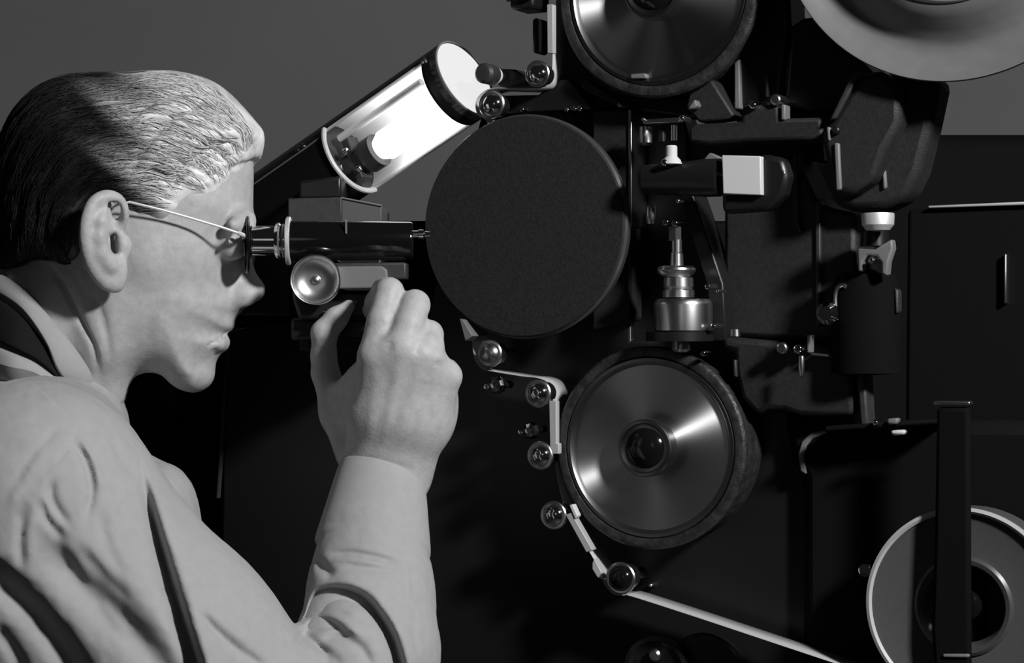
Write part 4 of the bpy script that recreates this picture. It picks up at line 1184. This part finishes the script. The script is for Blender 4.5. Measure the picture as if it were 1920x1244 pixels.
# ---- lamp bracket block under the lamp
lb = thing('lamp_bracket', 'grey box bracket under the lamp, behind the microscope tube', 'bracket', P(650, 420, 1.70))
BO = P(650, 420, 1.70)
def flat(pts, Y0, Y1, o):
    """outline facing the viewer at depth Y0, reaching back to Y1"""
    mb = MB(); a = [P(x, y, Y0) - o for x, y in pts]; n = len(a); d = Y1 - Y0
    ar = sum(a[i][0] * a[(i + 1) % n][2] - a[(i + 1) % n][0] * a[i][2] for i in range(n))
    if ar < 0: a = a[::-1]
    vs = [tuple(p) for p in a] + [tuple(p + np.array([0, d, 0])) for p in a]
    fs = [tuple(range(n)), tuple(range(2 * n - 1, n - 1, -1))] + [((i + 1) % n, i, n + i, n + (i + 1) % n) for i in range(n)]
    return mb.add(vs, fs)
flat([(640, 370), (716, 386), (716, 424), (640, 424)], 1.66, 1.76, BO).build('box', M['grey_dark'], lb, 0.001)
flat([(540, 372), (641, 370), (641, 424), (540, 424)], 1.655, 1.76, BO).build('side', M['darkgrey'], lb, 0.001)
flat([(560, 340), (640, 330), (640, 371), (560, 374)], 1.69, 1.76, BO).build('saddle', M['black'], lb, 0.002)
MB().tube([P(640, 371, 1.659) - BO, P(716, 386, 1.659) - BO], 0.0007, 6).build('edge', M['grey'], lb)
flat([(440, 352), (548, 338), (548, 594), (440, 594)], 1.80, 1.88, BO).build('column', M['black'], lb, 0.003)
flat([(560, 420), (716, 420), (716, 660), (560, 660)], 1.70, 1.76, BO).build('post', M['black'], lb, 0.002)

# ================================================================== the microscope
MY = 1.565
mi = thing('microscope', 'black horizontal microscope tube with chrome eyepiece at the man\'s eye', 'microscope', P(640, 452, MY))
MO = P(640, 452, MY)
sm_ = MY / FPX
ty = Matrix.Rotation(math.pi / 2, 4, 'Y')
def xl(name, prof, mat, parent, cy=452, seg=64, bevel=0.0, dy=0.0, smooth=30):
    """part turned about the tube axis: profile of (px, radius px)"""
    mb = MB(); pr = [(r * sm_, (x - 640) * sm_) for x, r in prof]
    mb.lathe(pr, seg, Matrix.Translation((0, dy, -(cy - 452) * sm_)) @ ty)
    return mb.build(name, mat, parent, bevel, smooth)
xl('tube', [(546, 0), (546, 38), (552, 37.5), (770, 36), (774, 34), (775, 0)], M['gloss_tube'], mi)
ep = xl('eyepiece', [(472, 0), (472, 27), (474, 28.5), (516, 28.5), (518, 33), (523, 35), (526, 33), (528, 30), (531, 33), (533, 30), (545, 29), (545, 0)], M['chrome'], mi)
xl('eyecup', [(460, 18), (460, 36), (463, 38), (467, 36), (470, 30), (474, 29), (474, 18)], M['gloss'], ep)
xl('eye_lens', [(461, 0), (461, 17), (463, 19), (463, 0)], M['gloss'], ep)
xl('flange', [(537, 20), (537, 43), (539, 45.5), (544, 45.5), (546, 43), (546, 20)], M['wire'], mi)
xl('focus_rod', [(772, 0), (772, 7), (784, 7), (785, 9), (794, 9), (797, 6), (806, 5), (806, 0)], M['chrome'], mi, 440)
MB().box((-0.0006, -0.0005, 0), (0.0006, 0.0005, 0.010), Matrix.Translation(((652 - 640) * sm_, -37 * sm_, (452 - 440) * sm_))).build('index_mark', M['grey'], mi)
# slide, carriage and pinion knob
flat([(560, 494), (762, 492), (762, 524), (560, 524)], MY - 0.004, MY + 0.03, MO).build('carriage', M['darkgrey'], mi, 0.0015)
flat([(600, 500), (716, 499), (726, 506), (728, 540), (640, 542), (600, 540)], MY - 0.012, MY - 0.004, MO).build('slide', M['grey'], mi, 0.0012)
flat([(548, 488), (640, 488), (640, 545), (700, 545), (690, 600), (560, 600), (548, 560)], MY + 0.004, MY + 0.05, MO).build('stand_block', M['black'], mi, 0.003)
flat([(545, 596), (700, 596), (700, 640), (545, 640)], MY + 0.02, MY + 0.19, MO).build('stand_foot', M['black'], mi, 0.003)
kn_c = P(592, 525, MY - 0.02)
kf = Matrix.Translation(tuple(kn_c - MO)) @ Matrix.Rotation(math.pi / 2, 4, 'X') @ Matrix.Rotation(math.radians(4), 4, 'Y')
mb = MB(); mb.lathe([(r * sm_, z * sm_) for r, z in [(0, -55), (12, -55), (12, -22), (42, -20), (46, -16), (47, 0), (45.5, 3.5), (44, 3.2), (42, 0), (36, -6), (26, -11), (16, -13), (9, -13), (8, -9), (5, -7), (0, -6)]], 72, kf)
mb.build('pinion_knob', M['knob'], mi, 0, 50)
mb = MB(); mb.lathe([(r * sm_, z * sm_) for r, z in [(0, 0), (6, 0), (6, 6), (0, 8)]], 14, Matrix.Translation(tuple(P(612, 588, MY + 0.002) - MO)) @ Matrix.Rotation(math.pi / 2, 4, 'X')); mb.build('screw', M['chrome'], mi, 0)
# knob between finger and thumb
fk_c = P(690, 575, 1.578)
mb = MB(); mb.lathe([(r * sm_, z * sm_) for r, z in [(0, -50), (10, -50), (10, -20), (24, -20), (26, -17), (26, 12), (24, 15), (0, 15)]], 40, Matrix.Translation(tuple(fk_c - MO)) @ Matrix.Rotation(math.pi / 2, 4, 'X'))
mb.build('fine_knob', M['black'], mi, 0)
